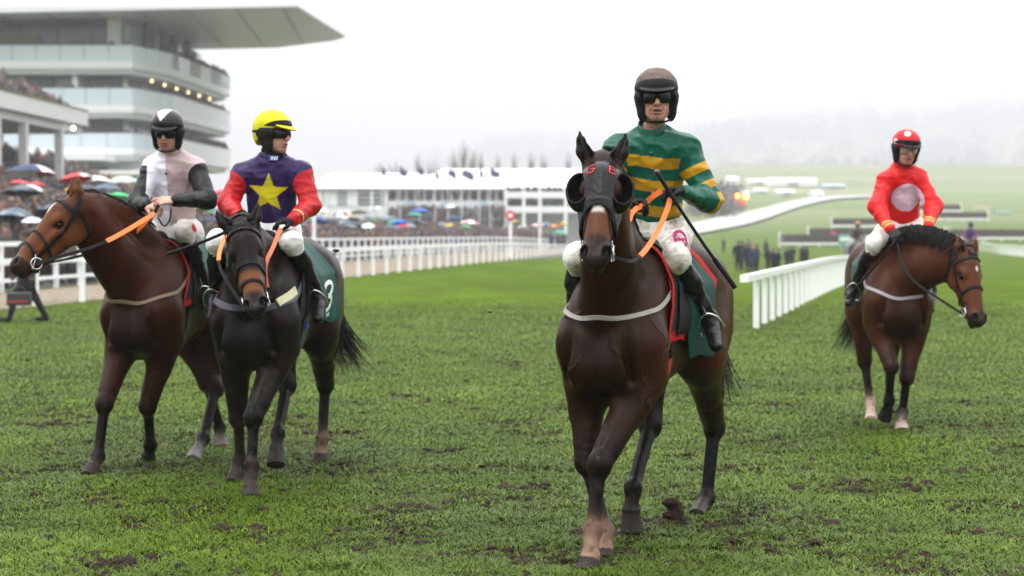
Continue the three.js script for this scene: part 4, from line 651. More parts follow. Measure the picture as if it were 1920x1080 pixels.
  for (const s of [-1, 1]) {
    const [ea, eb] = S.ears ?? [[.062, .005, -.14], [.062, .005, -.14]], t = s > 0 ? ea : eb, b0 = at(s * .052, -.02, .02), tip = at(s * t[0], t[1], t[2]), m = b0.clone().lerp(tip, .45).addScaledVector(H.w, s * .012);
    ears.push(cap(b0, m, .030, .036, { k: .03, col: S.earc ?? C }), cap(m, b0.clone().lerp(tip, .74).addScaledVector(H.w, s * .008), .036, .022, { k: .012, col: S.earc ?? C }), cap(b0.clone().lerp(tip, .74).addScaledVector(H.w, s * .008), tip, .022, .004, { k: .012, col: S.earc ?? C }));
    const fo = S.earOpen ?? H.v, of = .032; ears.push(cap(b0.clone().addScaledVector(fo, of).lerp(tip, .2), b0.clone().lerp(tip, .8).addScaledVector(fo, of * .55), .022, .012, { op: 1, k: .012 }));
  }
  if (S.veins) {                                                                  // raised veins wandering over shoulder, breast and forearm
    const R = rng(S.veins), f0 = pr.slice();
    for (const [x, y, z, n] of [[.25, 1.25, .62, 9], [.22, 1.05, .78, 8], [-.22, 1.22, .66, 9], [-.2, 1.02, .8, 7], [.1, 1.12, .86, 6], [-.07, 1.0, .86, 6], [.2, .92, .66, 8], [-.2, .9, .66, 8], [.3, 1.1, .45, 8], [.16, .78, .62, 6], [-.16, .78, .6, 6], [.27, 1.2, .2, 8]]) {
      let p = V(x, y, z), dir = V(R() - .5, -.8 + R() * .5, (R() - .5) * .6).normalize(), q = onto(f0, p, -.001, 8)[0];
      for (let i = 0; i < n; i++) { dir.add(V(R() - .5, R() - .55, R() - .5).multiplyScalar(1.1)).normalize(); const e = onto(f0, q.clone().addScaledVector(dir, .028), -.0005, 4)[0]; if (e.distanceTo(q) > .004) pr.push(cap(q, e, .0058, .0058, { k: .008, col: C })); q = e; }
    }
  }
  const all = [...pr, ...head, ...ears];
  const skin = (x, y, z, c, tg, h, n) => {
    for (const [hc, hn, col] of hoofs) { const dx = x - hc.x, dy = y - hc.y, dz = z - hc.z; if (dx * dx + dy * dy + dz * dz > .02) continue; const t = (dx * hn.x + dy * hn.y + dz * hn.z) / hn.lengthSq(); if (t > .1) { const k = (.7 + .6 * vn(x * 30, y * 90, z * 30)) * mix(.75, 1.1, clamp(t)); return col.map(v => v * k); } }
    let f = furNoise(x, y, z); const hh = H.inv(x, y, z);
    let o = [c[0] * f, c[1] * f, c[2] * f];
    { const sp = sst(.70, .80, vn(x * 48, y * 48, z * 48)) * sst(1.25, .5, y) * .6 + sst(.55, .75, fbm(x * 7, y * 5, z * 7, 3)) * sst(.75, .2, y) * .5; o = o.map((v, i) => mix(v, [.038, .024, .015][i], clamp(sp))); }
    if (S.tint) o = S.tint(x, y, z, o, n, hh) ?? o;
    if (hh[2] > -.2 && hh[2] < .7 && abs(hh[0]) < .2 && hh[1] > -.2) {
      const nx = abs(hh[0]);
      const no = hypot((nx - .052) / .017, (hh[1] - .008) / .026, (hh[2] - .566) / .031); if (no < 1.25) o = o.map(v => mix(.004, v, sst(.9, 1.25, no)));
      const ey = hypot((nx - .088) / .03, (hh[1] + .028) / .028, (hh[2] - .205) / .036); if (ey < 1.3) o = o.map(v => v * mix(.25, 1, sst(.7, 1.3, ey)));
      if (S.blaze && hh[1] > -.03) { const b = S.blaze(hh[0], hh[2]); if (b > 0) o = o.map((v, i) => mix(v, [.55, .5, .46][i], b)); }
    }
    return o;
  };
  const rel = (x, y, z, d) => d + .0035 * (fbm(x * 11, y * 11 + 3, z * 11, 2) - .5);
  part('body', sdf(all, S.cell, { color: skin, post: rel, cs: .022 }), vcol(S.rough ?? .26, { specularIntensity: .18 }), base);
  const eyeM = phy([.004, .003, .002], .12, { specularIntensity: .4 });
  for (const s of [-1, 1]) part('eye', new THREE.SphereGeometry(.0195, 20, 14).translate(...at(s * .0805, -.026, .205).toArray()), eyeM, base);
  return { base, loc, L, prims: all, body: trunk, head, H, at, crest, bez, joints, S, dirL };
}
// ---------------------------------------------------------------- hair and tack
const hairM = phy([.007, .006, .005], .55, { specularIntensity: .4, side: THREE.DoubleSide });
const leatherM = phy([.009, .008, .007], .38, { specularIntensity: .2 }), steelM = std([.55, .55, .55], .25, { metalness: .9 }), orangeM = phy([.85, .17, .02], .5), rubberM = phy([.009, .009, .009], .6, { specularIntensity: .2 });
function tail(Hs, seed, o = {}) {
  const R = rng(seed), st = [], root = V(0, 1.36, -.82);
  for (let i = 0; i < (o.n ?? 200); i++) {
    const a = R() * 6.283, q = sqrt(R()), dx = cos(a) * q, dz = sin(a) * q, len = mix(.75, 1, R()) * (o.len ?? .85), sw = o.sway ?? [0, 0];
    const j = () => (R() - .5) * .03;
    st.push([root.clone().add(V(dx * .03, dz * .02, 0)), root.clone().add(V(dx * .05 + sw[0] * .1, -.10, -.07 + dz * .03 + sw[1] * .1)), root.clone().add(V(dx * .075 + sw[0] * .3 + j(), -len * .4, -.09 + dz * .06 + sw[1] * .3)), root.clone().add(V(dx * .10 + sw[0] * .62 + j(), -len * .72, -.08 + dz * .09 + sw[1] * .62)), root.clone().add(V(dx * (.10 + .1 * R()) + sw[0] + j() * 3, -len, -.06 + dz * .10 + sw[1]))]);
  }
  part('tail', mergeGeometries([hair(st, .0042), plain(tube([root, root.clone().add(V((o.sway?.[0] ?? 0) * .1, -.12, -.07)), root.clone().add(V((o.sway?.[0] ?? 0) * .3, -.32, -.08))], .03, 12, 8))].map(plain)), hairM, Hs.base);
}
function mane(Hs, seed, o) {                                         // o: side (+1 falls to the horse's left), len, t0, t1, n
  const R = rng(seed), st = [], F = Hs.prims;
  for (let i = 0; i < o.n; i++) {
    const t = mix(o.t0 ?? .12, 1, R()), p = Hs.crest(t).add(V(0, .06, 0)), sd = o.both ? (R() < .5 ? -1 : 1) : o.side, len = o.len * mix(.6, 1.1, R());
    const [a, n] = onto(F, p, .004, 8), s = V(sd, 0, 0), pts = [a.clone().addScaledVector(n, -.01)];
    for (let k = 1; k <= 4; k++) { const q = a.clone().addScaledVector(s, len * k / 4 * .55).add(V((R() - .5) * .014, -len * k / 4 * .75, (R() - .5) * .03)); if (k === 1 && R() < .4) q.y += .025; const [b] = onto(F, q, .007 + R() * .012, 3); pts.push(b.lerp(q, .25)); }
    st.push(pts);
  }
  if (o.fore) for (let i = 0; i < o.fore; i++) { const x = (R() - .5) * .07, l = mix(.06, .15, R()); st.push([Hs.at(x * .5, .02, -.02), Hs.at(x * .8, .075, .03), Hs.at(x * 1.1, .075 - .01 * R(), .03 + l * .5), Hs.at(x * 1.5, .06, .03 + l)]); }
  part('mane', hair(st, o.r ?? .004), hairM, Hs.base);
}
function bridle(Hs, o = {}) {
  const g = new THREE.Group(); g.name = 'bridle'; Hs.base.add(g);
  const at = Hs.at, F = Hs.head, FN = Hs.prims, lm = o.mat ?? leatherM;
  const sp = (n, pts, w, oo = {}) => part(n, strap(pts, w * 1.2, .006, { field: FN, off: .006, seg: 40, smooth: 2, ...oo }), lm, g);
  if (!o.hood) {
    sp('browband', [at(-.10, -.04, .085), at(-.075, .04, .075), at(0, .075, .07), at(.075, .04, .075), at(.10, -.04, .085)], .022);
    sp('headpiece', [at(-.105, -.06, .12), at(-.09, -.03, .03), at(-.03, .0, -.035), at(.03, .0, -.035), at(.09, -.03, .03), at(.105, -.06, .12)], .024, { field: FN });
    for (const s of [-1, 1]) sp('cheekpiece', [at(s * .10, -.05, .10), at(s * .10, -.075, .20), at(s * .08, -.075, .33), at(s * .062, -.075, .46)], .018);
    sp('throat_lash', [at(-.10, -.04, .05), at(-.09, -.13, .07), at(-.04, -.22, .13), at(.04, -.22, .13), at(.09, -.13, .07), at(.10, -.04, .05)], .014, { field: FN });
  } else for (const s of [-1, 1]) sp('cheekpiece', [at(s * .085, -.075, .36), at(s * .075, -.08, .42), at(s * .062, -.08, .47)], .018);
  if (o.noseband !== false) {
    const u = o.nu ?? .345, ring = []; for (let i = 0; i < 12; i++) { const a = i / 12 * 2 * PI; ring.push(at(sin(a) * .09, -.07 + cos(a) * .10, u - cos(a) * .035)); }
    part('noseband', strap(ring, o.nw ?? .024, .006, { field: FN, closed: true, seg: 48, off: .006 }), o.nmat ?? lm, g);
  }
  if (o.drop) { const ring = []; for (let i = 0; i < 12; i++) { const a = i / 12 * 2 * PI; ring.push(at(sin(a) * .08, -.07 + cos(a) * .09, .43 + (1 - cos(a)) * .05 - .01)); } part('drop_noseband', strap(ring, .018, .006, { field: FN, closed: true, seg: 48, off: .006 }), lm, g); }
  for (const s of [-1, 1]) {
    const c = at(s * .074, -.095, .485), t = new THREE.TorusGeometry(.036, .005, 8, 28), m = new THREE.Matrix4().makeBasis(Hs.H.v, Hs.H.u, Hs.H.w); t.applyMatrix4(m).translate(c.x, c.y, c.z);
    part('bit_ring', t, steelM, g);
    part('bit_cheek', tube([at(s * .066, -.05, .445), at(s * .068, -.075, .475), at(s * .066, -.10, .53)], .006, 10, 6), steelM, g);
  }
  part('bit', tube([at(-.066, -.09, .485), at(0, -.085, .50), at(.066, -.09, .485)], .007, 10, 6), steelM, g);
  return g;
}
// reins: black leather from the bit, a coloured rubber grip towards the hand; points in the horse's own axes
function rein(Hs, pts, split, o = {}) {
  const c = new THREE.CatmullRomCurve3(pts), sub = (a, b, n = 8) => Array.from({ length: n + 1 }, (_, i) => c.getPoint(mix(a, b, i / n)));
  const n = Hs.dirL(o.n ?? [0, .3, 1]);
  if (split > 0) part('rein', strap(sub(0, split), o.w ?? .018, .005, { n, seg: 24 }), rubberM, Hs.base);
  if (split < 1) part('rein_grip', strap(sub(split, 1), (o.w ?? .018) * 1.45, .009, { n, seg: 30 }), o.grip ?? orangeM, Hs.base);
}
// cloth laid over the back, hanging on both flanks: z0..z1 along the spine, lowest height at each side
function backCloth(Hs, name, z0, z1, hem, off, mat, o = {}) {
  const F = Hs.body, fn = (u, v) => {
    const z = mix(z0, z1, u), th = (v * 2 - 1) * (o.ang ?? 1.95), sg = Math.sign(th), a = abs(th), fl = (o.flare ?? 0) * max(0, a - 1.1);
    let p = V(sin(th) * .5, 1.17 + cos(th) * .5, z + (o.slant ?? 0) * max(0, a - .6));
    let [q, n] = onto(F, p, off, 6);
    if (a > .9) { const lowest = hem + (o.hemWave ?? .012) * sin(u * 9 + sg), t = (a - .9) / ((o.ang ?? 1.95) - .9), y1 = lowest, y0 = o.y0 ?? 1.36; const y = mix(y0, y1, t); const s = V(sg * .6, y, q.z); [q, n] = onto(F, s, off + fl + (o.ripple ?? .006) * (1 + sin(u * 14 + y * 9)) * t, 6); q.y = y; }
    return [q, n];
  };
  return part(name, sheet(26, 38, fn, .006, o.paint), mat, Hs.base);
}
function girth(Hs, z, w, mat, off = .008) {
  const ring = []; for (let i = 0; i < 20; i++) { const a = i / 20 * 2 * PI; ring.push(V(sin(a) * .5, 1.15 + cos(a) * .5, z)); }
  return part('girth', strap(ring, w, .006, { field: Hs.body, closed: true, seg: 72, off }), mat, Hs.base);
}
function breastplate(Hs, mat, y = 1.1, z = .30, top = 1.32, w = .03) {
  const pts = [V(-.26, top, z - .05), V(-.27, mix(top, y, .45), z + .16), V(-.2, mix(top, y, .8), .62), V(0, y, .9), V(.2, mix(top, y, .8), .62), V(.27, mix(top, y, .45), z + .16), V(.26, top, z - .05)];
  return part('breast_girth', strap(pts, w, .006, { field: Hs.prims, seg: 60, off: .008, smooth: 12 }), mat, Hs.base);
}
function saddle(Hs) {
  const s = Hs.base, pr = [], zc = .10;
  pr.push(ell([0, 1.52, zc], [.15, .05, .22], { k: .04 }), ell([0, 1.575, zc - .2], [.13, .03, .05], { k: .06 }), ell([0, 1.59, zc + .17], [.06, .04, .06], { k: .06 }));
  part('saddle', sdf(pr, .012, { color: () => [.014, .013, .013] }), vcol(.4), s);
  for (const q of [-1, 1]) {
    const fn = (u, v) => { const y = mix(1.48, 1.12, v), z = zc + mix(-.12, .14, u) + v * (.10) + (1 - v) * .02; const [p, n] = onto(Hs.body, V(q * .6, y, z), .030, 10); return [p, n]; };
    part('saddle_flap', sheet(10, 14, fn, .007), leatherM, s);
  }
}
function stirrup(Hs, foot, toe, hip) {                               // world points, in the horse's axes afterwards
  const f = Hs.loc(foot), t = Hs.loc(toe), h = Hs.loc(hip), m = f.clone().lerp(t, .55), dirv = t.clone().sub(f).normalize(), side = V(1, 0, 0).addScaledVector(dirv, -dirv.x).normalize(), upv = side.clone().cross(dirv).normalize();
  if (upv.y < 0) upv.negate();
  const W = .058, pts = [[-W, -.045], [-W * 1.05, .02], [-W * .7, .08], [0, .115], [W * .7, .08], [W * 1.05, .02], [W, -.045], [0, -.05]].map(([a, b]) => m.clone().addScaledVector(side, a).addScaledVector(upv, b));
  part('stirrup_iron', tube(pts, .0065, 40, 8, true), steelM, Hs.base);
  const top = m.clone().addScaledVector(upv, .115); part('stirrup_leather', strap([top, top.clone().lerp(h, .5), h], .022, .006, { n: V(Math.sign(h.x || 1), 0, .2), seg: 16 }), leatherM, Hs.base);
}
// ---------------------------------------------------------------- people
const frame = (yaw, pitch, roll) => { const e = new THREE.Euler(pitch, yaw, roll, 'YXZ'); return [V(1, 0, 0), V(0, 1, 0), V(0, 0, 1)].map(v => v.applyEuler(e)); };
// a hand: wrist, direction of the knuckles, the way the palm faces, the thumb's side, bend per joint
function handPrims(w, d, n, t, curl, rad = 1, o = {}) {
  d = d.clone().normalize(); n = n.clone().addScaledVector(d, -n.dot(d)).normalize(); t = t.clone().addScaledVector(d, -t.dot(d)).addScaledVector(n, -t.dot(n)).normalize();
  const at = (a, b, c) => w.clone().addScaledVector(d, a).addScaledVector(t, b).addScaledVector(n, c), R = .0095 * rad, pr = [], col = o.col;
  for (let i = 0; i < 4; i++) pr.push(cap(at(.0, .014 - i * .009, 0), at(.083 - i * .004, .028 - i * .019, 0), .018 * rad, .0135 * rad, { k: .012, col }));
  pr.push(cap(at(.02, .02, .006), at(.05, .03, .014), .016 * rad, .012 * rad, { k: .015, col }));
  [.078, .086, .08, .062].forEach((l, i) => {
    let p = at(.085 - i * .004, .028 - i * .019, .001), a = curl * (i === 0 ? (o.first ?? .85) : 1), ang = a * .55;
    [.46, .30, .24].forEach((f, k) => {
      const dir = d.clone().multiplyScalar(cos(ang)).addScaledVector(n, sin(ang)).addScaledVector(t, (1.5 - i) * .03), q = p.clone().addScaledVector(dir, l * f);
      pr.push(cap(p, q, R * (1.06 - k * .08), R * (.98 - k * .08), { k: k ? .003 : .006, col })); p = q; ang += a;
    });
  });
  const b = at(.03, .034, .008), m = b.clone().addScaledVector(d, .032).addScaledVector(t, .016).addScaledVector(n, .018), e = m.clone().addScaledVector(d, .024).addScaledVector(t, -.006).addScaledVector(n, .018);
  pr.push(cap(b, m, .0135 * rad, .0115 * rad, { k: .012, col }), cap(m, e, .0112 * rad, .009 * rad, { k: .004, col }));
  return pr;
}
const SKIN = [.50, .275, .20];
function headPrims(at, m, o = {}) {
  const E = (c, r, q = {}) => ell(at(...c), r, { k: .014, m, col: SKIN, ...q }), K = (a, b, r0, r1, q = {}) => cap(at(...a), at(...b), r0, r1, { k: .012, col: SKIN, ...q });
  const pr = [E([0, .04, -.015], [.077, .096, .098]), E([0, -.025, .03], [.063, .088, .066], { k: .03 }), E([0, -.072, .036], [.049, .046, .052], { k: .03 }), E([0, -.104, .068], [.02, .017, .018], { k: .022 })];
  pr.push(E([0, .02, .083], [.05, .011, .013], { k: .015 }));
  for (const s of [-1, 1]) pr.push(E([s * .044, -.02, .062], [.022, .018, .024], { k: .02 }), E([s * .078, -.012, -.012], [.011, .03, .019], { k: .008 }), K([s * .05, -.07, .012], [s * .022, -.102, .06], .018, .016, { k: .02 }));
  for (const s of [-1, 1]) pr.push(E([s * .031, .002, .098], [.019, .010, .013], { op: 1, k: .012 }));
  pr.push(K([0, .012, .092], [0, -.031, .113], .008, .0125, { k: .012, col: [.46, .21, .15] }), E([0, -.038, .108], [.011, .008, .011], { k: .006 }));
  for (const s of [-1, 1]) pr.push(E([s * .0125, -.035, .101], [.0078, .0075, .010], { k: .006 }), E([s * .0068, -.0445, .108], [.0036, .003, .005], { op: 1, k: .003 }));
  const mo = o.mouth ?? .005;
  pr.push(E([0, -.063, .092], [.025, .006, .010], { k: .008, col: [.40, .12, .10], cw: 1.6 }), E([0, -.077 - mo * .6, .088], [.021, .0075, .011], { k: .008, col: [.42, .13, .11], cw: 1.6 }));
  pr.push(E([0, -.0695 - mo * .3, .102], [.021, max(.0022, mo), .016], { op: 1, k: .004 }));
  for (const s of [-1, 1]) pr.push(K([s * .02, -.042, .096], [s * .032, -.068, .082], .0022, .002, { op: 1, k: .008 }));
  return pr;
}
// wrinkles that hang and gather; strength in metres
const rdg = v => sqrt(v * v + .02);
const folds = (A, f = 1, q = [9, 16, 9]) => (x, y, z, d) => {
  const w = fbm(x * 5 * f, y * 5 * f, z * 5 * f + 4, 2) * 3, a = 1.06 - rdg(2 * vn((x + w * .03) * q[0] * f, (y + w * .05) * q[1] * f, z * q[2] * f) - 1), b = 1.06 - rdg(2 * vn(x * 21 * f + w, y * 30 * f, z * 21 * f + w) - 1);
  return d - A * (a * a - .4) - A * .38 * (b * b - .35);
};
function makeJockey(S) {
  const q0 = S.q ?? 1, pel = S.pelvis.isVector3 ? S.pelvis : P(...S.pelvis), base = thing('person', S.label, 'person', pel.clone().setY(pel.y), 0), loc = p => p.clone().sub(pel), L = a => a.isVector3 ? a : loc(P(...a));
  const neck = L(S.neck), sh = S.sh.map(L), el = S.el.map(L), wr = S.wr.map(L), hip = S.hip.map(L), kn = S.kn.map(L), an = S.an.map(L), toe = S.toe.map((t, i) => L(t).sub(an[i]).multiplyScalar(1.35).add(an[i])), hc = L(S.head);
  const up = neck.clone().normalize(), w = sh[1].clone().sub(sh[0]).normalize(); w.addScaledVector(up, -w.dot(up)).normalize(); const fw = w.clone().cross(up), T = neck.length();
  const at = (a, b, c) => V(0, 0, 0).addScaledVector(w, a).addScaledVector(up, b).addScaledVector(fw, c), tm = [w, up, fw];
  const tor = (x, y, z) => { const p = V(x, y, z); return [p.dot(w), p.dot(up), p.dot(fw)]; };
  const hm = frame(...S.hrot), H = (a, b, c) => hc.clone().addScaledVector(hm[0], a).addScaledVector(hm[1], b).addScaledVector(hm[2], c), hinv = (x, y, z) => { const p = V(x, y, z).sub(hc); return [p.dot(hm[0]), p.dot(hm[1]), p.dot(hm[2])]; };
  const X = (x, y, z, c) => c;
  // the body under the clothes, head and bare hands
  const body = [ell(at(0, .02, 0), [.14, .11, .115], { m: tm, k: .06, col: SKIN }), ell(at(0, .2, 0), [.125, .2, .095], { m: tm, k: .06, col: SKIN }), ell(at(0, T - .17, 0), [.145, .15, .10], { m: tm, k: .06, col: SKIN }), cap(sh[0], sh[1], .05, .05, { k: .05, col: SKIN })];
  for (const i of [0, 1]) body.push(cap(sh[i], el[i], .046, .038, { k: .04, col: SKIN }), cap(el[i], wr[i], .038, .027, { k: .02, col: SKIN }), cap(hip[i], kn[i], .068, .046, { k: .04, col: SKIN }), cap(kn[i], kn[i].clone().lerp(an[i], .8), .042, .022, { k: .03, col: SKIN }));
  const nk = [cap(H(0, -.06, -.02), neck.clone().addScaledVector(up, -.02), .05, .056, { k: .03, col: S.neckCol ?? SKIN })];
  body.push(...nk);
  const skin = (x, y, z, c) => {
    const h = hinv(x, y, z), f = .9 + .2 * vn(x * 60, y * 60, z * 60); let o = [c[0] * f, c[1] * f, c[2] * f];
    if (h[2] > .03 && h[1] < -.045 && h[1] > -.13) { const st = S.stubble ?? .12; o = o.map((v, i) => v * (1 - st * [.8, .9, .7][i] * sst(-.045, -.075, h[1]))); }
    if (h[2] > .07 && abs(h[0]) < .021 && abs(h[1] + .0695 + (S.mouth ?? .005) * .3) < max(.002, (S.mouth ?? .005) * .85)) { const dp = h[2] < .093; o = dp ? (h[1] > -.0695 && S.teeth ? [.5, .45, .38] : [.05, .015, .013]) : o; }
    for (const s of [-1, 1]) { const q = hypot(h[0] - s * .031, (h[1] - .024) * 3.2, 0); if (h[2] > .06 && q < .024 && h[1] > .014) o = o.map((v, i) => mix(v, [.09, .05, .03][i], .7)); }
    if (S.mud && h[2] > 0) { const q = vn(x * 95, y * 95, z * 95); if (q > .76) o = o.map((v, i) => mix(v, [.10, .05, .03][i], S.mud)); }
    return o;
  };
  const parts = [sdf(body, .013 * q0, { color: skin }), sdf([...headPrims(H, hm, S), ...nk], S.hcell ?? .004, { color: skin, cs: .006 })];
  const hands = S.hand.map((h, i) => h && handPrims(wr[i], V(...h.d), V(...h.n), V(...h.t), h.curl, h.r ?? (S.glove ? 1.12 : 1), { col: S.glove ?? SKIN, first: h.first }));
  if (!S.glove) for (const h of hands) if (h) parts.push(sdf(h, .0035, { color: skin }));
  part('body', mergeGeometries(parts), phy(0xffffff, .5, { vertexColors: true, sheen: .1 }), base);
  for (const s of [-1, 1]) part('eye', new THREE.SphereGeometry(.0125, 16, 12).translate(...H(s * .031, .001, .0795).toArray()), eyeWhite, base).add(part('iris', new THREE.SphereGeometry(.0058, 12, 8).translate(...H(s * .031, .0005, .0875).toArray()), irisM, base));
  // jacket
  const tl = [ell(at(0, T - .20, .005), [.158, .19, .120], { m: tm, k: .05 }), ell(at(0, .17, .005), [.146, .24, .118], { m: tm, k: .07 }), cap(sh[0], sh[1], .060, .060, { k: .07 }), cap(sh[0].clone().lerp(neck, .1), neck.clone().addScaledVector(up, -.01), .048, .058, { k: .07 }), cap(sh[1].clone().lerp(neck, .1), neck.clone().addScaledVector(up, -.01), .048, .058, { k: .07 })];
  const hemP = plane(at(0, S.hem ?? .02, 0), up.clone().negate().addScaledVector(w, -(S.hemTilt ?? 0))), nkP = plane(neck.clone().addScaledVector(up, .022), up.clone().addScaledVector(fw, .35));
  const ja = [{ ...fnp((x, y, z) => { let d = evalList(tl, x, y, z); return max(d, hemP.f(x, y, z), nkP.f(x, y, z)); }), op: 0, k: .0, tag: 't', c: A3(at(0, T / 2, 0)), R: T * .5 + .28 }];
  for (const i of [0, 1]) ja.push(cap(sh[i], el[i], .067, S.sl ?? .062, { k: .045, tag: 'u' + i }), cap(el[i], wr[i], S.sl ?? .064, .040, { k: .03, tag: 'f' + i }), { ...cap(wr[i].clone().lerp(el[i], .12), wr[i], .038, .036, { k: .01, tag: 'f' + i }) });
  const jacket = part('jacket', sdf(ja, S.jcell ?? .0055, { post: folds((S.fold ?? .007) * 2.0, .8), color: (x, y, z, c, tg, h) => { const q = S.silk(tor(x, y, z), tg ?? 't', h, T), f = .93 + .14 * fbm(x * 14, y * 14, z * 14, 3); return q.map(v => v * f); } }), vcol(S.jr ?? .36, { specularIntensity: .42 }), base);
  const col = []; for (let i = 0; i < 14; i++) { const a = mix(-.93, .93, i / 13) * PI, R0 = .068; col.push([a, R0]); }
  part('collar', sheet(26, 3, (u, v) => { const a = mix(-.96, .96, u) * PI + PI, q = .074 - .008 * v, n = w.clone().multiplyScalar(sin(a)).addScaledVector(fw, -cos(a)), ya = .012 + v * .045 - .018 * (-cos(a)) * (.5 + .5 * v); return [neck.clone().addScaledVector(up, ya - .012).addScaledVector(n, q), n]; }, .005), std(S.collar, .5), jacket);
  if (S.buttons) for (const [b, c] of S.buttons) { const f0 = V(0, 0, 0), [p] = onto(ja, at(S.bx ?? -.01, b, .25), .003, 10); part('button', new THREE.SphereGeometry(.0095, 12, 8).scale(1, 1, .6).translate(p.x, p.y, p.z), std(c, .35), jacket); }
  // breeches
  const bp = [ell(at(0, .0, -.01), [.168, .12, .145], { m: tm, k: .05 }), ell(at(0, .07, 0), [.15, .10, .118], { m: tm, k: .05 })];
  for (const i of [0, 1]) { const d = an[i].clone().sub(kn[i]).normalize(); bp.push(cap(hip[i], kn[i], .10, .064, { k: .06 }), ell(kn[i].clone().addScaledVector(d, .005), [.058, .062, .058], { k: .05 }), cap(kn[i], kn[i].clone().addScaledVector(d, .075), .062, .054, { k: .03 })); }
  const dirt = S.dirt ?? 0, bd = S.badge ? L(S.badge.slice(0, 3)) : null;
  part('breeches', sdf(bp, .0075 * q0, { post: folds((S.bfold ?? .006) * 1.6, 1.0, [12, 14, 12]), color: (x, y, z) => { const q = fbm(x * 12, y * 12, z * 12, 4), s = sst(.58, .72, vn(x * 70, y * 70, z * 70)) * dirt, k = sst(.42, .7, q) * dirt; let c = (S.breech ?? [.72, .70, .66]).map((v, i) => mix(v, [.22, .16, .10][i], clamp(k * .75 + s * .4))); if (bd) { const dx = x - bd.x, dy = y - bd.y, r = hypot(dx, dy * .8); if (abs(z - bd.z) < .16 && (abs(r - .034) < .008 || abs(dy) < .007 && r < .03 || abs(dx + dy) < .006 && r < .034)) c = S.badge[3]; } return c; } }), vcol(.75), base);
  // boots and gloves
  for (const i of [0, 1]) {
    const d = an[i].clone().sub(kn[i]).normalize(), t = toe[i].clone().sub(an[i]).normalize(), side = d.clone().cross(t).normalize(), kb = kn[i].clone().addScaledVector(d, .055), back = t.clone().addScaledVector(d, -t.dot(d)).normalize().negate();
    const bt = [cap(kb, kb.clone().lerp(an[i], .35), .056, .058, { k: .03 }), cap(kb.clone().lerp(an[i], .35).addScaledVector(back, .006), an[i], .056, .041, { k: .03 }), plane(kb, d.clone().negate(), { k: .004 }),
      cap(an[i].clone().addScaledVector(d, .02), an[i].clone().addScaledVector(back, .02).addScaledVector(d, .045), .042, .036, { k: .02 }), cap(an[i].clone().addScaledVector(d, .035).addScaledVector(t, .02), toe[i], .041, .029, { k: .03, ax: side, s: 1.12 })];
    const c0 = S.bootTop;
    part('boot', sdf(bt, .007 * q0, { post: (x, y, z, dd) => folds(.0045, 1.3, [10, 26, 10])(x, y, z, dd), color: (x, y, z) => { const h = V(x, y, z).sub(kb).dot(d); return c0 && h < .05 ? c0 : [.007, .0068, .007].map(v => v * (S.bootMud ? 1 + 5 * sst(.5, .75, fbm(x * 16, y * 16, z * 16, 3)) : 1)); } }), vcol(.3), base);
    if (S.glove && hands[i]) part('glove', sdf([...hands[i], cap(wr[i].clone().lerp(el[i], .14), wr[i], .036, .027, { k: .02 })], .0038 * q0, { post: folds(.0015, 3), color: () => S.glove }), vcol(.6), base);
  }
  // skull cap, ear pads, chin strap, goggles
  const E = (c, r, q = {}) => ell(H(...c), r, { k: .012, m: hm, ...q });
  const cup = [E([0, .052, -.012], [.113, .108, .128]), plane(H(0, .034, .0), hm[1].clone().multiplyScalar(-1).addScaledVector(hm[2], -.22), { k: .008 })];
  if (S.backLow) cup.splice(1, 0, E([0, .0, -.06], [.098, .10, .075], { k: .03 }));
  const cb = S.backLow ? [cup[0], cup[1], plane(H(0, .028, .05), hm[1].clone().multiplyScalar(-1).addScaledVector(hm[2], .62), { k: .008 })] : cup;
  const hel = part('helmet', sdf(cb, .004 * q0, { post: folds(S.capFold ?? .001, 1.6, [16, 8, 16]), color: (x, y, z) => S.cap(hinv(x, y, z), x, y, z) }), vcol(S.capR ?? .3, { clearcoat: S.capCoat ?? 0, clearcoatRoughness: .15 }), base);
  part('peak', sdf([E([0, .047, .085], [.092, .015, .075], { m: [hm[0], hm[1].clone().multiplyScalar(.95).addScaledVector(hm[2], .31).normalize(), hm[2].clone().multiplyScalar(.95).addScaledVector(hm[1], -.31).normalize()], ...(S.peakUp ? { m: hm } : {}) }), fnp((x, y, z) => { const h = hinv(x, y, z); return .03 - h[2]; })], .0035 * q0, { color: () => S.peak ?? [.009, .009, .0095] }), vcol(.4), hel);
  if (S.brow) part('brow_band', sdf([E([0, .05, -.008], [.1155, .11, .131]), fnp((x, y, z) => { const h = hinv(x, y, z), mid = .05 + .022 * clamp(h[2] / .12), hw = S.brow * sst(-.02, .07, h[2]) ; return max(abs(h[1] - mid) - hw, .0 - h[2]); }, { k: .002 })], .0035 * q0, { color: () => S.browCol ?? [.009, .009, .0095] }), vcol(.42), hel);
  for (const s of [-1, 1]) part('ear_pad', sdf([E([s * .080, -.028, -.004], [.026, .072, .048]), E([s * .073, -.085, .012], [.02, .04, .026], { k: .03 }), E([s * .085, .012, -.012], [.028, .05, .075], { k: .03 })], .005 * q0, { color: () => [.009, .009, .0095] }), vcol(.5), hel);
  part('chin_strap', tube([H(-.088, -.085, .015), H(-.068, -.115, .035), H(-.03, -.128, .058), H(0, -.131, .066), H(.03, -.128, .058), H(.068, -.115, .035), H(.088, -.085, .015)], .0055, 30, 6), leatherM, hel);
  const gy = S.gogY ?? 0, lens = [E([0, .0 + gy, .033], [.081, .09, .088], { k: .004 }), fnp((x, y, z) => { const h = hinv(x, y, z); return max(.03 - h[2], abs(h[1] + .001 - gy) - .032); }, { k: .008 }), cap(H(0, -.06, .11), H(0, -.012 + gy, .125), .024, .013, { op: 1, k: .01 })];
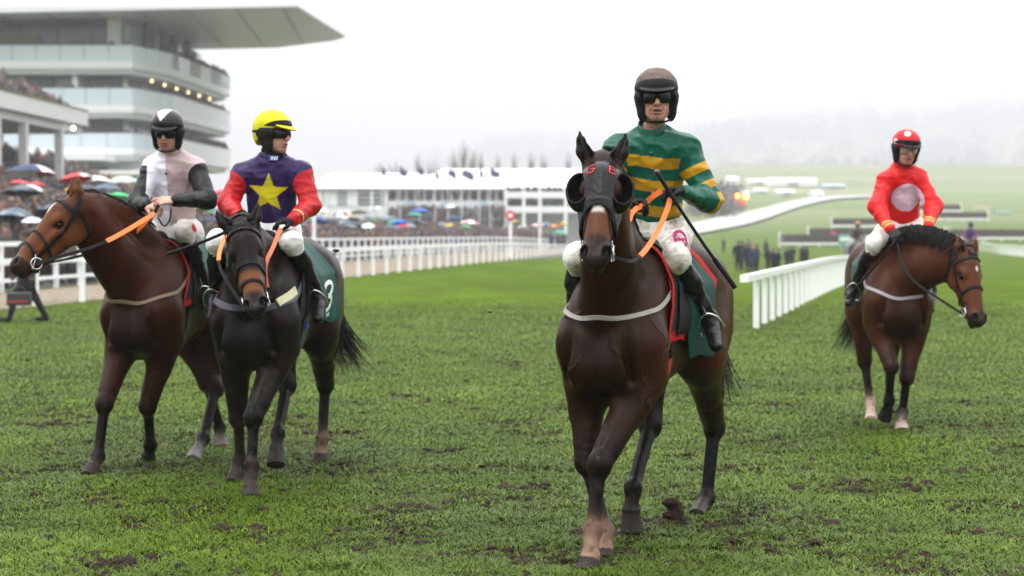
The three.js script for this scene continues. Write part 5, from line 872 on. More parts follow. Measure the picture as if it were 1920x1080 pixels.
  if (S.clear) {
    const sh0 = fnp((x, y, z) => { const h = hinv(x, y, z); return -(lens[0].f(x, y, z) + .004); });
    part('goggles', sdf([...lens, sh0], .003, { color: () => [.75, .62, .58] }), phy([.85, .72, .68], .06, { transmission: .85, thickness: 0 }), hel);
    part('goggle_frame', strap([H(-.073, .002, .045), H(-.06, .034, .09), H(0, .036, .122), H(.06, .034, .09), H(.073, .002, .045)], .007, .005, { n: hm[2], seg: 30 }), std([.5, .45, .44], .4), hel);
  } else part('goggles', sdf(lens, .0032 * q0, { color: () => [.008, .008, .010] }), phy([.006, .006, .007], .16, { specularIntensity: .45 }), hel);
  part('goggle_strap', strap([H(-.072, .004 + gy, .05), H(-.108, .004 + gy, .0), H(-.114, .012 + gy, -.05), H(-.07, .02, -.125), H(0, .022, -.148), H(.07, .02, -.125), H(.114, .012 + gy, -.05), H(.108, .004 + gy, .0), H(.072, .004 + gy, .05)], .016, .003, { field: [E([0, .02, -.012], [.116, .115, .131])], off: .001, seg: 50 }), rubberM, hel);
  return { base, loc, H, hm, at, ja, wr, el, tor, T, hel };
}
const eyeWhite = phy([.6, .55, .5], .15), irisM = phy([.03, .025, .02], .1);
// ---------------------------------------------------------------- the four horses and riders
const font = await new FontLoader().loadAsync('fonts/droid/droid_sans_bold.typeface.json');
const greenCloth = [.006, .045, .032];
const BLK = [.004, .0036, .0034];
// 1: dark bay in a black hood, nearest
{
  const S = {
    label: 'dark bay racehorse in a black eye-cup hood, nearest of the four horses', pos: [.732, 9.14], yaw: -.42, cell: .009,
    coat: [.017, .0052, .0022], dark: [.0075, .003, .0018], points: BLK, muzzle: [.020, .015, .013], rough: .36, veins: 7, belly: [.085, .042, .022],
    poll: [1130, 305, 8.15], muz: [1115, 496, 7.74], w0: [1, .04, .06], ears: [[.105, .10, -.105], [.115, .10, -.115]], earc: [.014, .011, .010],
    fl: { k: [1124, 872, 8.28], f: [1111, 995, 8.2], c: [1106, 1046, 8.12], b: [1101, 1073, 8.09], sock: [.42, .25, .17] },
    fr: { k: [1100, 866, 8.62], f: [1136, 997, 8.5], c: [1132, 1030, 8.42], b: [1131, 1048, 8.40], sock: [.42, .25, .17] },
    hl: { k: [1339, 800, 9.98], f: [1325, 934, 9.86], c: [1311, 956, 9.74], b: [1305, 972, 9.66] },
    hr: { k: [1219, 797, 9.32], f: [1187, 915, 9.0], c: [1183, 960, 8.98], b: [1185, 1000, 8.97] },
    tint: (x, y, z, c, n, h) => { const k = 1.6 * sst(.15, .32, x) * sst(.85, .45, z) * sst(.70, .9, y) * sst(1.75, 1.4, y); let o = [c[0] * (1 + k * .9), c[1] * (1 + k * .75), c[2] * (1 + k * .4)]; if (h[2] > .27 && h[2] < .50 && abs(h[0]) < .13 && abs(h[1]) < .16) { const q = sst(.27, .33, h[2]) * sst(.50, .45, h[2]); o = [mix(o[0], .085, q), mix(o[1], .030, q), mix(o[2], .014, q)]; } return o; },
    blaze: (a, u) => u > .27 && u < .40 ? sst(.05, .03, abs(a) + .02 * vn(a * 90, u * 90, 3)) * sst(.285, .30, u) * sst(.365, .34, u) : 0,
  };
  const Hs = makeHorse(S), at = Hs.at, b = Hs.base;
  tail(Hs, 11, { sway: [.08, -.18], len: .8, n: 120 }); mane(Hs, 12, { n: 260, len: .13, side: 1, t0: .1 });
  // hood: a skin over the skull with openings for ears, eyes and muzzle
  const off = .007, hoodF = fnp((x, y, z) => { const [a, v, u] = Hs.H.inv(x, y, z); let d = max(u - .315 - .10 * sst(.03, .09, abs(a)) - max(0, -v - .06) * .5, -.035 - u); d = max(d, .056 - hypot((abs(a) - .115) * .85, v - .015, (u - .20) * .62) * 1.0); return d; }, { k: .004 });
  const hd = Hs.head.map(p => ({ ...p, f: p.op === 1 ? p.f : (x, y, z) => p.f(x, y, z) - off })).filter(p => p.op !== 1);
  const hood = part('hood', sdf([...hd, hoodF], .0042, { post: (x, y, z, d) => { const [a, v, u] = Hs.H.inv(x, y, z); return d - .006 * (1.05 - rdg(2 * vn(u * 42 + fbm(a * 14, v * 14, u * 9, 2) * 4, a * 8, v * 8) - 1)) * sst(.1, .3, u) - .001 * sst(.004, .0015, abs(abs(a) - .012)); }, color: () => [.009, .009, .010] }), vcol(.28, { specularIntensity: .3 }), b);
  part('hood_hem', strap([at(-.095, -.16, .43), at(-.085, -.08, .42), at(-.068, .0, .36), at(-.035, .05, .325), at(0, .06, .315), at(.035, .05, .325), at(.068, .0, .36), at(.085, -.08, .42), at(.095, -.16, .43)], .016, .006, { field: Hs.head, off: .012, seg: 60 }), rubberM, hood);
  for (const s of [-1, 1]) {                                           // cups: half shells behind the eyes, open to the front
    const c = at(s * .098, .0, .195), m = [Hs.H.w.clone().addScaledVector(Hs.H.v, -s * .25).normalize(), Hs.H.v.clone().addScaledVector(Hs.H.w, s * .25).normalize(), Hs.H.u];
    const cupL = [ell(c, [.062, .085, .104], { m }), ell(c, [.051, .074, .093], { m, op: 1, k: .001 }), plane(c.clone().addScaledVector(m[1], .03), m[1], {}), fnp((x, y, z) => { const a = Hs.H.inv(x, y, z); return .035 - a[0] * s; })];
    part('eye_cup', sdf(cupL, .0042, { color: () => [.010, .0105, .0115] }), vcol(.22, { specularIntensity: .5 }), hood);
    const rim = []; for (let i = 0; i < 20; i++) { const t = i / 20 * 2 * PI; rim.push(c.clone().addScaledVector(m[1], .03).addScaledVector(m[0], cos(t) * .054).addScaledVector(m[2], sin(t) * .093)); }
    part('cup_rim', tube(rim, .006, 60, 8, true), rubberM, hood);
  }
  { // two red stitched letters
    const red = std([.55, .02, .03], .5), ln = (pts, du) => strap(pts.map(([a, u]) => at(a * .8 + du, .05, u * .8 + .045)), .005, .003, { field: hd, off: .003, seg: 24 });
    part('letter', join([ln([[.018, .082], [.004, .074], [-.014, .080], [-.018, .098], [-.010, .114], [.008, .116], [.018, .104], [.018, .100]], -.031), ln([[.018, .100], [.004, .099]], -.031)]), red, hood);
    part('letter', join([ln([[.016, .078], [-.014, .078]], .036), ln([[-.014, .078], [-.014, .114]], .036), ln([[.012, .096], [-.014, .096]], .036), ln([[.016, .114], [-.014, .114]], .04)]), red, hood);
  }
  const br = bridle(Hs, { hood: true, noseband: false });
  part('noseband', strap([at(-.055, -.01, .44), at(-.045, .02, .37), at(-.03, .045, .315), at(0, .05, .305), at(.03, .045, .315), at(.045, .02, .37), at(.055, -.01, .44)], .008, .004, { field: Hs.head, seg: 40 }), leatherM, br);
  part('sheepskin_pad', sdf([cap(at(-.03, .036, .318), at(.03, .036, .318), .015, .015)], .004, { post: (x, y, z, d) => d - .005 * vn(x * 140, y * 140, z * 140), color: (x, y, z) => vn(x * 60, y * 60, z * 60) > .55 ? [.5, .47, .43] : [.06, .055, .05] }), vcol(.9), br);
  // cloths
  const pad = backCloth(Hs, 'saddle_pad', -.24, .39, 1.05, .014, vcol(.75), { slant: .02, paint: (u, v) => u > .93 || u < .05 || v < .045 || v > .955 ? [.40, .012, .012] : [.018, .018, .018] });
  const cl = backCloth(Hs, 'number_cloth', -.14, .31, .96, .024, vcol(.55), { slant: -.14, flare: .02, ripple: .012, paint: (u, v) => [.004, .040, .030] });
  saddle(Hs); girth(Hs, .32, .075, std([.45, .012, .012], .6), .010);
  part('girth_buckle', new RoundedBoxGeometry(.012, .11, .07, 3, .005).translate(...onto(Hs.body, V(.4, 1.02, .33), .016)[0].toArray()), leatherM, b);
  breastplate(Hs, std([.30, .28, .265], .6), 1.16, .28, 1.36, .023);
  // reins
  const ring = s => at(s * .08, -.10, .50);
  rein(Hs, [ring(1), Hs.loc(P(1180, 490, 8.0)), Hs.loc(P(1205, 475, 8.25)), Hs.loc(P(1232, 435, 8.45)), Hs.loc(P(1250, 395, 8.52)), Hs.loc(P(1257, 372, 8.55))], .36, { n: [0, .2, 1] });
  rein(Hs, [ring(-1), Hs.loc(P(1120, 470, 8.05)), Hs.loc(P(1172, 425, 8.3)), Hs.loc(P(1188, 395, 8.5)), Hs.loc(P(1205, 385, 8.58)), Hs.loc(P(1225, 368, 8.56)), Hs.loc(P(1240, 358, 8.55))], .3, { n: [0, .2, 1] });
  part('neck_strap', strap([Hs.loc(P(1206, 478, 8.3)), Hs.loc(P(1195, 505, 8.36)), Hs.loc(P(1186, 540, 8.3)), Hs.loc(P(1190, 568, 8.25))], .012, .004, { field: Hs.prims, off: .008, seg: 20 }), leatherM, b);
  const gold = [.42, .225, .008], gr = [.003, .075, .046];
  const J = makeJockey({
    label: 'person in green and gold hooped silks riding the hooded horse',
    pelvis: [1228, 436, 9.2], neck: [1222, 246, 9.02], sh: [[1159, 282, 9.02], [1285, 280, 9.0]], el: [[1128, 360, 8.95], [1330, 375, 8.98]], wr: [[1178, 388, 8.66], [1284, 360, 8.75]],
    hip: [[1198, 440, 9.22], [1262, 440, 9.22]], kn: [[1084, 482, 8.72], [1266, 482, 8.78]], an: [[1078, 590, 9.02], [1327, 590, 9.06]], toe: [[1075, 636, 8.9], [1338, 634, 8.94]], head: [1231, 184, 8.96], hrot: [-.05, .02, .02],
    hand: [{ d: V(.75, .1, .5), n: V(-.1, -.55, .6), t: V(-.1, .8, .4), curl: .85 }, { d: V(-.9, .02, .25), n: V(-.2, -.75, .35), t: V(-.1, .6, .7), curl: .75, first: .8 }], glove: [.008, .008, .0085],
    silk: ([a, bb, c], tg, h, T) => { if (tg[0] === 't') { const y = T - bb + .05 * (c < 0 ? 1 : 0) - .02 * sin(a * 9); return y > .105 && y < .168 || y > .232 && y < .297 || y > .375 && y < .437 ? gold : gr; } const t = tg[0] === 'u' ? h : 1 + h; return t > .34 && t < .50 || t > .68 && t < .82 || t > .95 && t < 1.10 ? gold : gr; },
    collar: gr, buttons: [[.505, gr], [.405, gold], [.265, gold]], hem: -.02, hemTilt: .22, dirt: .8, bootMud: 1, mud: .75, mouth: .006, teeth: 1, stubble: .25, fold: .008, badge: [1274, 449, 8.93, [.40, .03, .12]],
    cap: (h, x, y, z) => h[1] < .055 && h[2] > -.02 ? [.009, .009, .0095] : [.12, .09, .074].map(v => v * (.75 + .5 * vn(x * 40, y * 40, z * 40))), capFold: .003, capR: .6, brow: .026, hcell: .0032, jcell: .005,
    
  });
  stirrup(Hs, P(1327, 590, 9.06), P(1338, 634, 8.94), P(1262, 470, 9.1)); stirrup(Hs, P(1078, 590, 9.02), P(1075, 636, 8.9), P(1190, 470, 9.1));
  // whip
  const w0 = P(1236, 330, 8.52), w1 = P(1379, 540, 8.55), wd = w1.clone().sub(w0), wh = thing('riding_whip', 'black riding whip held by the green and gold jockey, pointing down to the right', 'whip', w0);
  const wp = t => wd.clone().multiplyScalar(t).add(V(0, -.015 * sin(t * PI), 0));
  part('shaft', mergeGeometries([tube([wp(.05), wp(.3), wp(.6), wp(.8)], .0085, 20, 8), tube([wp(.72), wp(.85), wp(1)], .0125, 10, 8)]), rubberM, wh); part('handle', tube([wp(-.03), wp(.1), wp(.2)], .011, 12, 10), leatherM, wh); part('knob', new THREE.SphereGeometry(.017, 16, 10).translate(...wp(-.03).toArray()), phy([.03, .03, .03], .2), wh);
}
// 2: dark brown, number cloth 3
{
  const S = {
    label: 'almost black racehorse with a tan nose and a 3 on its cloth', pos: [-1.545, 11.35], yaw: -.15, cell: .0105,
    coat: [.0075, .0042, .003], dark: [.0052, .0032, .0024], points: [.0042, .004, .004], muzzle: [.016, .013, .012], rough: .34, belly: [.06, .038, .028],
    poll: [452, 424, 10.22], muz: [480, 576, 9.9], w0: [1, -.12, .12], ears: [[.13, .075, -.085], [.125, .075, -.10]], earc: [.018, .014, .013],
    fl: { k: [475, 783, 10.5], f: [472, 872, 10.42], c: [469, 914, 10.35], b: [469, 933, 10.32] },
    fr: { k: [447, 783, 10.95], f: [450, 862, 11.05], c: [443, 891, 11.0], b: [439, 904, 10.98] },
    hl: { k: [610, 720, 12.15], f: [604, 823, 12.05], c: [601, 851, 12.02], b: [600, 867, 12.0], sock: [.36, .22, .15] },
    hr: { k: [538, 722, 11.6], f: [521, 812, 11.3], c: [518, 842, 11.26], b: [517, 873, 11.2] },
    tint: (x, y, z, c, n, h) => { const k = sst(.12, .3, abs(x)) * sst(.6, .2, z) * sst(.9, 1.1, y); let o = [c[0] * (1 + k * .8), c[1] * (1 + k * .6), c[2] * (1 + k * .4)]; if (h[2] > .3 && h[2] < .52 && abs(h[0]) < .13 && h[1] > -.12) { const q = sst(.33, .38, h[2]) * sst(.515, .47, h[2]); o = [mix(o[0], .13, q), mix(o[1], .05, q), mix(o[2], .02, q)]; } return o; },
  };
  const Hs = makeHorse(S), at = Hs.at, b = Hs.base;
  tail(Hs, 21, { sway: [.27, -.02], len: .78, n: 260 }); mane(Hs, 22, { n: 200, len: .10, side: -1, fore: 60 });
  bridle(Hs, { nu: .335, nw: .028, drop: 1 });
  backCloth(Hs, 'saddle_pad', -.22, .34, 1.06, .012, vcol(.6), { slant: .08, paint: () => [.016, .016, .017] });
  const cl = backCloth(Hs, 'number_cloth', -.20, .18, 1.02, .022, vcol(.5), { slant: -.14, flare: .015, paint: () => [.005, .062, .046] });
  { // the 3 and the word under it, sewn on each flank
    const wm = std([.75, .76, .74], .5), pt = (z, y) => onto(Hs.body, V(.7, y, z), .034, 12)[0], arc = (zc, yc, rz, ry, a0, a1) => Array.from({ length: 9 }, (_, i) => { const a = mix(a0, a1, i / 8); return pt(zc + sin(a) * rz, yc + cos(a) * ry); });
    const w = .030, zc = -.12; for (const [yc] of [[0]]) part('number', join([strap(arc(zc, 1.30, -.085, .055, -1.15, PI), w, .003, { field: Hs.body, off: .040, seg: 20 }), strap(arc(zc, 1.19, -.095, .06, 0, PI + 1.15), w, .003, { field: Hs.body, off: .040, seg: 20 })]), wm, cl);
    const gl = []; const y0 = 1.06; [['u', 0], ['o', 1], ['w', 2], ['e', 3], ['r', 4]].forEach(([c, i]) => { const z = -.06 - i * .052, y = y0 + i * .008; gl.push(strap(i === 1 || i === 3 ? arc(z, y, .014, .018, .3, 6.0) : [pt(z + .014, y + .018), pt(z + .01, y - .016), pt(z, y - (i === 2 ? -.004 : .018)), pt(z - .01, y - .012), pt(z - .014, y + .018)], .008, .003, { field: Hs.body, off: .041, seg: 12 })); });
    part('lettering', join(gl), wm, cl);
  }
  saddle(Hs); girth(Hs, .26, .04, std([.05, .055, .07], .5), .011); girth(Hs, .21, .03, std([.08, .085, .10], .5), .013);
  part('girth_loop', strap([V(.27, 1.0, .27), V(.30, 1.0, .22), V(.30, 1.0, .18)], .03, .006, { field: Hs.body, off: .018, seg: 8 }), std([.02, .03, .3], .5), b);
  breastplate(Hs, std([.06, .06, .08], .5), 1.12, .28, 1.34, .040);
  part('breast_pad', strap([V(.19, 1.17, .72), V(.23, 1.21, .62), V(.26, 1.25, .52)], .05, .012, { field: Hs.prims, off: .016, seg: 16 }), std([.5, .47, .30], .7), b);
  rein(Hs, [at(.08, -.10, .49), Hs.loc(P(497, 503, 10.25)), Hs.loc(P(513, 462, 10.5)), Hs.loc(P(526, 428, 10.72))], .12, { grip: phy([.5, .10, .03], .5), n: [0, .3, 1] });
  rein(Hs, [at(-.08, -.10, .49), Hs.loc(P(412, 500, 10.3)), Hs.loc(P(420, 450, 10.6)), Hs.loc(P(445, 415, 10.8))], .4, { n: [0, .3, 1] });
  const pur = [.022, .010, .065], red = [.36, .006, .009], yel = [.50, .44, .012];
  const star = (a, y) => { const r = hypot(a, y), th = Math.atan2(a, y), k = PI / 5; let t = ((th % (2 * k)) + 2 * k) % (2 * k); if (t > k) t = 2 * k - t; const R = .135, r0 = R * .43, x1 = R, y1 = 0, x2 = r0 * cos(k), y2 = r0 * sin(k), px = r * cos(t), py = r * sin(t); return (x2 - x1) * (py - y1) - (y2 - y1) * (px - x1); };
  const J = makeJockey({
    label: 'person in purple silks with a yellow star, red sleeves and yellow cap',
    pelvis: [508, 436, 11.3], neck: [510, 293, 11.15], sh: [[455, 329, 11.15], [564, 325, 11.15]], el: [[428, 380, 11.1], [582, 385, 11.08]], wr: [[447, 404, 10.88], [551, 412, 10.87]],
    hip: [[486, 436, 11.32], [535, 436, 11.32]], kn: [[408, 452, 10.9], [545, 452, 10.86]], an: [[404, 545, 11.18], [594, 548, 11.14]], toe: [[398, 582, 11.05], [595, 585, 11.0]], head: [513, 252, 11.12], hrot: [1.12, .0, -.02],
    hand: [{ d: V(.5, -.35, .7), n: V(.3, -.7, -.3), t: V(.7, .5, -.1), curl: .95 }, { d: V(-.85, -.1, .4), n: V(-.2, -.75, -.1), t: V(-.1, .5, .8), curl: .85, first: .5 }], glove: [.008, .008, .0085],
    silk: ([a, bb, c], tg, h, T) => { if (tg[0] === 'f' || tg[0] === 'u' && h > .02 && abs(a) > .155) return tg === 'f1' && h > .80 && h < .84 ? [.6, .5, .2] : red; const s = c > 0 ? star(a + .005, bb - (T - .215)) : -1; return s > 0 ? yel : pur; },
    collar: pur, hem: .035, mouth: .004, fold: .007, dirt: .05, breech: [.78, .78, .76], stubble: .3, neckCol: [.012, .012, .014],
    cap: h => [.56, .51, .012], backLow: 1, capR: .45, peakUp: 0, peak: [.52, .47, .012], brow: .018, hcell: .0036,
  });
  { const p = J.loc(P(513, 297, 11.06)), t = new TextGeometry('RW', { font, size: .022, depth: .003, curveSegments: 3 }).translate(-.018, -.01, 0); const bdg = part('collar_badge', new RoundedBoxGeometry(.062, .034, .006, 2, .003).translate(p.x, p.y, p.z + .01), std([.03, .06, .25], .5), J.base); part('lettering', t.translate(p.x, p.y, p.z + .013), std([.75, .76, .8], .5), bdg); }
  stirrup(Hs, P(594, 548, 11.14), P(595, 585, 11.0), P(540, 450, 11.25)); stirrup(Hs, P(404, 545, 11.18), P(398, 582, 11.05), P(470, 450, 11.25));
  const w0 = P(448, 424, 10.78), w1 = P(312, 477, 10.62), wd = w1.clone().sub(w0), wh = thing('riding_whip', 'black whip held out to the left by the jockey with the yellow cap', 'whip', w0);
  part('shaft', tube([V(0, 0, 0), wd.clone().multiplyScalar(.5).add(V(0, -.01, 0)), wd], .0105, 20, 8), rubberM, wh); part('handle', tube([wd.clone().multiplyScalar(-.1), V(0, 0, 0), wd.clone().multiplyScalar(.12)], .012, 10, 8), leatherM, wh);
}
// 3: bay with its head turned, far left
{
  const S = {
    label: 'bay racehorse with a white star, at the far left, its head turned to the left', pos: [-2.43, 12.28], yaw: -.21, cell: .0115,
    coat: [.029, .0078, .0026], dark: [.0095, .0038, .002], points: BLK, muzzle: [.030, .020, .016], rough: .36,
    poll: [140, 376, 11.22], muz: [27, 493, 11.02], w0: [.42, .0, .9], ears: [[.05, .115, -.125], [.05, .115, -.12]], earc: [.075, .028, .014], nc: [-.12, 1.44, .78], wc: [-.10, 1.76, .60],
    fr: { k: [196, 757, 11.42], f: [184, 856, 11.34], c: [172, 879, 11.26], b: [166, 894, 11.22] },
    fl: { k: [277, 762, 11.72], f: [282, 834, 11.85], c: [278, 856, 11.9], b: [278, 868, 11.94] },
    hl: { k: [388, 716, 12.62], f: [412, 802, 12.85], c: [414, 828, 12.8], b: [416, 842, 12.76], hoof: [.12, .10, .09] },
    hr: { k: [404, 728, 12.55], f: [382, 822, 12.28], c: [368, 848, 12.18], b: [362, 864, 12.12], hoof: [.2, .19, .18] },
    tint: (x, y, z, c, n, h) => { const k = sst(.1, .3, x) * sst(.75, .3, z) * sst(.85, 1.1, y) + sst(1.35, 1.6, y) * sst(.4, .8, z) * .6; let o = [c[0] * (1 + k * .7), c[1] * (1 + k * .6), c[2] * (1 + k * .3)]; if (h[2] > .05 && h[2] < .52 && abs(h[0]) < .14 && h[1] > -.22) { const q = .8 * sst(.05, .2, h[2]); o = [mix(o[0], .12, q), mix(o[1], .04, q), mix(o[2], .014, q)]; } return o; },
    blaze: (a, u) => sst(1.1, .8, hypot(a / .026, (u - .14) / .05)),
  };
  const Hs = makeHorse(S), at = Hs.at, b = Hs.base;
  tail(Hs, 31, { n: 120 }); mane(Hs, 32, { n: 240, len: .07, side: 1, t0: .15 });
  bridle(Hs, { nu: .36, nw: .016, drop: 1 });
  backCloth(Hs, 'saddle_pad', -.22, .34, 1.10, .012, vcol(.7), { slant: .09, paint: (u, v) => u > .94 || v > .96 || v < .04 ? [.35, .012, .012] : [.014, .014, .014] });
  const cl = backCloth(Hs, 'number_cloth', -.36, .20, 1.04, .022, vcol(.5), { slant: -.06, flare: .015, ripple: .014, paint: () => [.005, .062, .046] });
  { const pt = (z, y) => V(.7, y, z); part('number', join([strap([pt(-.28, 1.38), pt(-.36, 1.24)], .035, .003, { field: Hs.body, off: .042, seg: 14 })]), std([.75, .76, .74], .5), cl); }
  saddle(Hs); girth(Hs, .30, .06, std([.03, .03, .03], .6), .011); breastplate(Hs, std([.16, .11, .07], .7), 1.12, .28, 1.36, .024);
  rein(Hs, [at(.08, -.09, .49), Hs.loc(P(165, 466, 11.15)), Hs.loc(P(205, 450, 11.3)), Hs.loc(P(255, 422, 11.42)), Hs.loc(P(290, 400, 11.5))], .47, { w: .022, n: [.1, .4, 1] });
  rein(Hs, [at(-.07, -.10, .49), Hs.loc(P(150, 480, 11.6)), Hs.loc(P(230, 455, 11.7)), Hs.loc(P(285, 405, 11.62))], .75, { n: [.1, .4, 1] });
  part('whip_loop', tube([Hs.loc(P(296, 408, 11.48)), Hs.loc(P(308, 424, 11.46)), Hs.loc(P(317, 415, 11.48)), Hs.loc(P(321, 392, 11.52))], .006, 16, 6), leatherM, b);
  const blk = [.006, .0068, .007];
  makeJockey({
    label: 'person in pink and white silks with black sleeves, on the leftmost horse',
    pelvis: [330, 440, 12.25], neck: [319, 284, 12.08], sh: [[286, 315, 12.06], [367, 316, 12.06]], el: [[259, 378, 11.95], [389, 374, 11.92]], wr: [[276, 386, 11.7], [329, 376, 11.62]],
    hip: [[308, 440, 12.26], [354, 440, 12.26]], kn: [[228, 470, 11.93], [346, 432, 11.85]], an: [[233, 550, 12.2], [384, 536, 12.1]], toe: [[231, 580, 12.05], [392, 572, 11.98]], head: [314, 248, 11.98], hrot: [-.06, .16, -.03],
    hand: [{ d: V(.75, -.1, .5), n: V(.2, -.7, -.2), t: V(.1, .5, .7), curl: .8 }, { d: V(-.95, .0, .25), n: V(-.2, -.5, -.35), t: V(0, .75, .5), curl: .55, first: .6 }],
    silk: ([a, bb, c], tg, h, T) => tg[0] !== 't' && abs(a) > .14 || tg[0] === 'f' ? blk : a < -.012 ? [.68, .66, .76] : [.46, .34, .35],
    collar: [.6, .45, .45], buttons: [[.50, [.03, .02, .02]]], bx: .0, hem: .0, mouth: .0025, fold: .006, dirt: .4, breech: [.62, .58, .56], stubble: .45, jr: .4, badge: [370, 424, 11.8, [.45, .03, .03]],
    cap: h => h[1] > .085 && abs(h[0] + .02) < (h[1] - .085) * .75 && h[2] > -.05 ? [.62, .47, .50] : [.009, .009, .010], capR: .22, capCoat: .25, brow: .016, hcell: .0036,
    
  });
  stirrup(Hs, P(384, 536, 12.1), P(392, 572, 11.98), P(350, 440, 12.2)); 
  part('rein_end', tube([Hs.loc(P(297, 386, 11.5)), Hs.loc(P(291, 396, 11.52)), Hs.loc(P(284, 404, 11.52))], .014, 8, 8), phy([.03, .03, .03], .3), b);
}
// 4: bay with lowered head, right
{
  const S = {
    label: 'bay racehorse with a black mane and lowered head, at the right beside the white rail', pos: [3.2, 14.55], yaw: -.06, cell: .012,
    coat: [.042, .0115, .0034], dark: [.015, .005, .0022], points: BLK, muzzle: [.016, .013, .011], rough: .36,
    poll: [1812, 474, 13.55], muz: [1839, 604, 13.3], w0: [.8, .12, -.5], ears: [[.085, .05, -.12], [.08, .05, -.125]], earc: [.09, .032, .014], nc: [.18, 1.40, .80], wc: [.12, 1.66, .72],
    fl: { k: [1700, 708, 13.92], f: [1692, 774, 13.98], c: [1690, 794, 13.95], b: [1691, 807, 13.92], hoof: [.35, .28, .24] },
    fr: { k: [1671, 688, 13.8], f: [1667, 752, 13.98], c: [1663, 769, 14.05], b: [1658, 784, 14.1], hoof: [.02, .018, .017] },
    hr: { k: [1621, 676, 15.0], f: [1632, 756, 14.92], c: [1633, 779, 14.78], b: [1633, 791, 14.66], sock: [.45, .30, .24], sockHigh: 1, hoof: [.4, .3, .24] },
    hl: { k: [1668, 674, 15.1], f: [1667, 746, 15.2], c: [1667, 763, 15.15], b: [1667, 776, 15.1] },
    tint: (x, y, z, c, n, h) => { let o = c; if (h[2] > .05 && h[2] < .52 && abs(h[0]) < .14 && h[1] > -.22) { const q = .6 * sst(.05, .2, h[2]); o = [mix(o[0], .10, q), mix(o[1], .033, q), mix(o[2], .012, q)]; } return o; },
    blaze: (a, u) => sst(1.1, .7, hypot(a / .014, (u - .17) / .022)),
  };
  const Hs = makeHorse(S), at = Hs.at, b = Hs.base;
  tail(Hs, 41, { n: 420, sway: [-.20, .05], len: .82 }); mane(Hs, 42, { n: 420, len: .20, side: -1, t0: .08, fore: 70, r: .005 });
  bridle(Hs, { nu: .35, nw: .02 });
  backCloth(Hs, 'saddle_pad', -.14, .34, 1.10, .012, vcol(.7), { slant: .02, paint: () => [.016, .016, .02] });
  backCloth(Hs, 'number_cloth', -.12, .20, 1.02, .022, vcol(.5), { slant: -.05, flare: .015, paint: () => [.005, .055, .042] });
  saddle(Hs); girth(Hs, .26, .05, std([.05, .05, .16], .6), .010); breastplate(Hs, std([.26, .24, .26], .6), 1.08, .28, 1.34, .026);
  rein(Hs, [at(-.08, -.10, .49), Hs.loc(P(1745, 550, 13.5)), Hs.loc(P(1712, 525, 13.62)), Hs.loc(P(1690, 490, 13.75)), Hs.loc(P(1682, 452, 13.85))], 1, { n: [-.3, .3, 1] });
  rein(Hs, [at(.08, -.10, .49), Hs.loc(P(1800, 520, 13.7)), Hs.loc(P(1768, 470, 13.85)), Hs.loc(P(1740, 442, 13.9))], 1, { n: [.3, .3, 1] });
  const red = [.60, .009, .011], pink = [.68, .50, .64];
  makeJockey({
    label: 'person in red silks with a pink disc on the chest and a red cap',
    pelvis: [1690, 432, 14.42], neck: [1692, 309, 14.22], sh: [[1661, 338, 14.2], [1723, 336, 14.2]], el: [[1644, 388, 14.12], [1750, 386, 14.12]], wr: [[1669, 430, 13.92], [1740, 423, 13.95]],
    hip: [[1668, 428, 14.42], [1712, 428, 14.42]], kn: [[1641, 455, 14.02], [1738, 455, 14.05]], an: [[1601, 540, 14.3], [1745, 540, 14.35]], toe: [[1594, 562, 14.16], [1745, 570, 14.2]], head: [1699, 279, 14.12], hrot: [.14, .20, -.06],
    hand: [{ d: V(.45, -.7, .5), n: V(.1, -.4, -.8), t: V(.85, .3, -.1), curl: .8 }, { d: V(-.3, -.7, .6), n: V(0, -.4, -.8), t: V(-.85, .3, .0), curl: .8 }], glove: [.03, .03, .032],
    silk: ([a, bb, c], tg, h, T) => { if (tg[0] === 'f') return h > .78 && h < .84 || h > .9 && h < .95 ? [.75, .42, .12] : red; return c > .04 && hypot(a - .012, bb - (T - .245)) < .122 ? pink : red; },
    collar: red, hem: .05, hemTilt: 0, mouth: .007, teeth: 1, fold: .006, dirt: .05, breech: [.74, .72, .70], clear: 1, sl: .072, bootTop: [.10, .008, .018],
    cap: h => hypot(h[0] + .028, h[2] - .06) < .026 && h[1] > .05 || hypot(h[1] - .06, h[2] - .02) < .024 && abs(h[0]) > .05 ? [.75, .68, .70] : [.50, .012, .018], capR: .4, brow: .017, hcell: .004, jcell: .007,
  });
  stirrup(Hs, P(1603, 540, 14.3), P(1596, 562, 14.16), P(1655, 445, 14.4));
  const w0 = P(1684, 448, 13.84), w1 = P(1588, 560, 14.05), wd = w1.clone().sub(w0), wh = thing('riding_whip', 'black whip held by the red jockey, pointing down along the horse to the left', 'whip', w0);
  part('shaft', tube([V(0, 0, 0), wd.clone().multiplyScalar(.5), wd], .0105, 20, 8), rubberM, wh); part('handle', tube([wd.clone().multiplyScalar(-.08), V(0, 0, 0), wd.clone().multiplyScalar(.15)], .012, 10, 8), leatherM, wh);
}
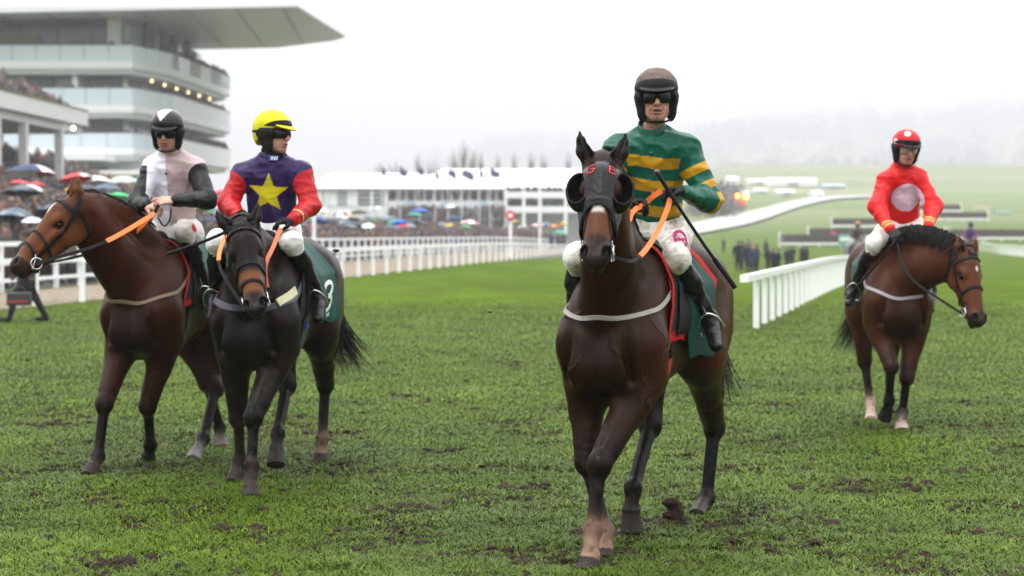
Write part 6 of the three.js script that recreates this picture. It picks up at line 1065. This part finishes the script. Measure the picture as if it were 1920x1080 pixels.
// 5, 6: two more riders far down the course, behind the lowered horse
for (const [px, d, yaw, coat, silk, cap0, la, lb, sd] of [[1606, 75, .25, [.20, .20, .20], [.05, .05, .045], [.45, .22, .04], 'pale grey racehorse far off, behind the rump of the right horse', 'person in dark muddy silks and an orange-brown cap on the far grey horse', 1], [1817, 76, -.2, [.03, .014, .01], [.05, .03, .16], [.03, .03, .09], 'dark racehorse far off, behind the ears of the lowered horse', 'person in purple silks and navy helmet on the far dark horse', 2]]) {
  const g0 = P(px, 440, d), gy = terr(g0.x, g0.z), v = (x, y, z) => V(x, y, z);
  const Hs = makeHorse({ label: la, pos: [g0.x, d], yaw, cell: .030, coat, points: coat.map(c => c * .5), far: 1, poll: v(.05, 1.62, 1.12), muz: v(.05, 1.12, 1.42), w0: [1, 0, -yaw],
    fl: { k: v(.14, .46, .58), f: v(.14, .17, .54), c: v(.14, .07, .60), b: v(.14, .0, .63) }, fr: { k: v(-.14, .48, .66), f: v(-.14, .18, .56), c: v(-.14, .09, .58), b: v(-.14, .02, .60) }, hl: { k: v(.14, .52, -.72), f: v(.14, .16, -.66), c: v(.14, .07, -.60), b: v(.14, 0, -.57) }, hr: { k: v(-.14, .52, -.62), f: v(-.14, .17, -.50), c: v(-.14, .07, -.43), b: v(-.14, 0, -.40) } });
  Hs.base.position.y = gy; tail(Hs, 50 + sd, { n: 60 }); 
  makeJockey({ label: lb, pelvis: v(g0.x, gy + 1.62, -d), q: 2.5, neck: v(.02, .50, .14), sh: [v(-.19, .42, .12), v(.19, .42, .12)], el: [v(-.27, .17, .22), v(.27, .17, .22)], wr: [v(-.12, .05, .40), v(.12, .05, .40)], hip: [v(-.10, -.02, 0), v(.10, -.02, 0)], kn: [v(-.26, -.12, .36), v(.26, -.12, .36)], an: [v(-.33, -.48, .12), v(.33, -.48, .12)], toe: [v(-.34, -.6, .24), v(.34, -.6, .24)], head: v(.02, .68, .20), hrot: [yaw, .05, 0],
    hand: [{ d: V(.4, -.3, .8), n: V(.2, -.8, -.2), t: V(.9, .3, 0), curl: .9 }, { d: V(-.4, -.3, .8), n: V(-.2, -.8, -.2), t: V(-.9, .3, 0), curl: .9 }], glove: [.02, .02, .02], silk: (t, g) => sd === 2 && g[0] !== 't' ? [.12, .02, .06] : silk, collar: silk, cap: () => cap0, hcell: .010, jcell: .016, breech: sd === 1 ? [.45, .42, .40] : [.2, .2, .25], dirt: .8 });
}
scene.updateMatrixWorld(true);
renderer.render(scene, camera);
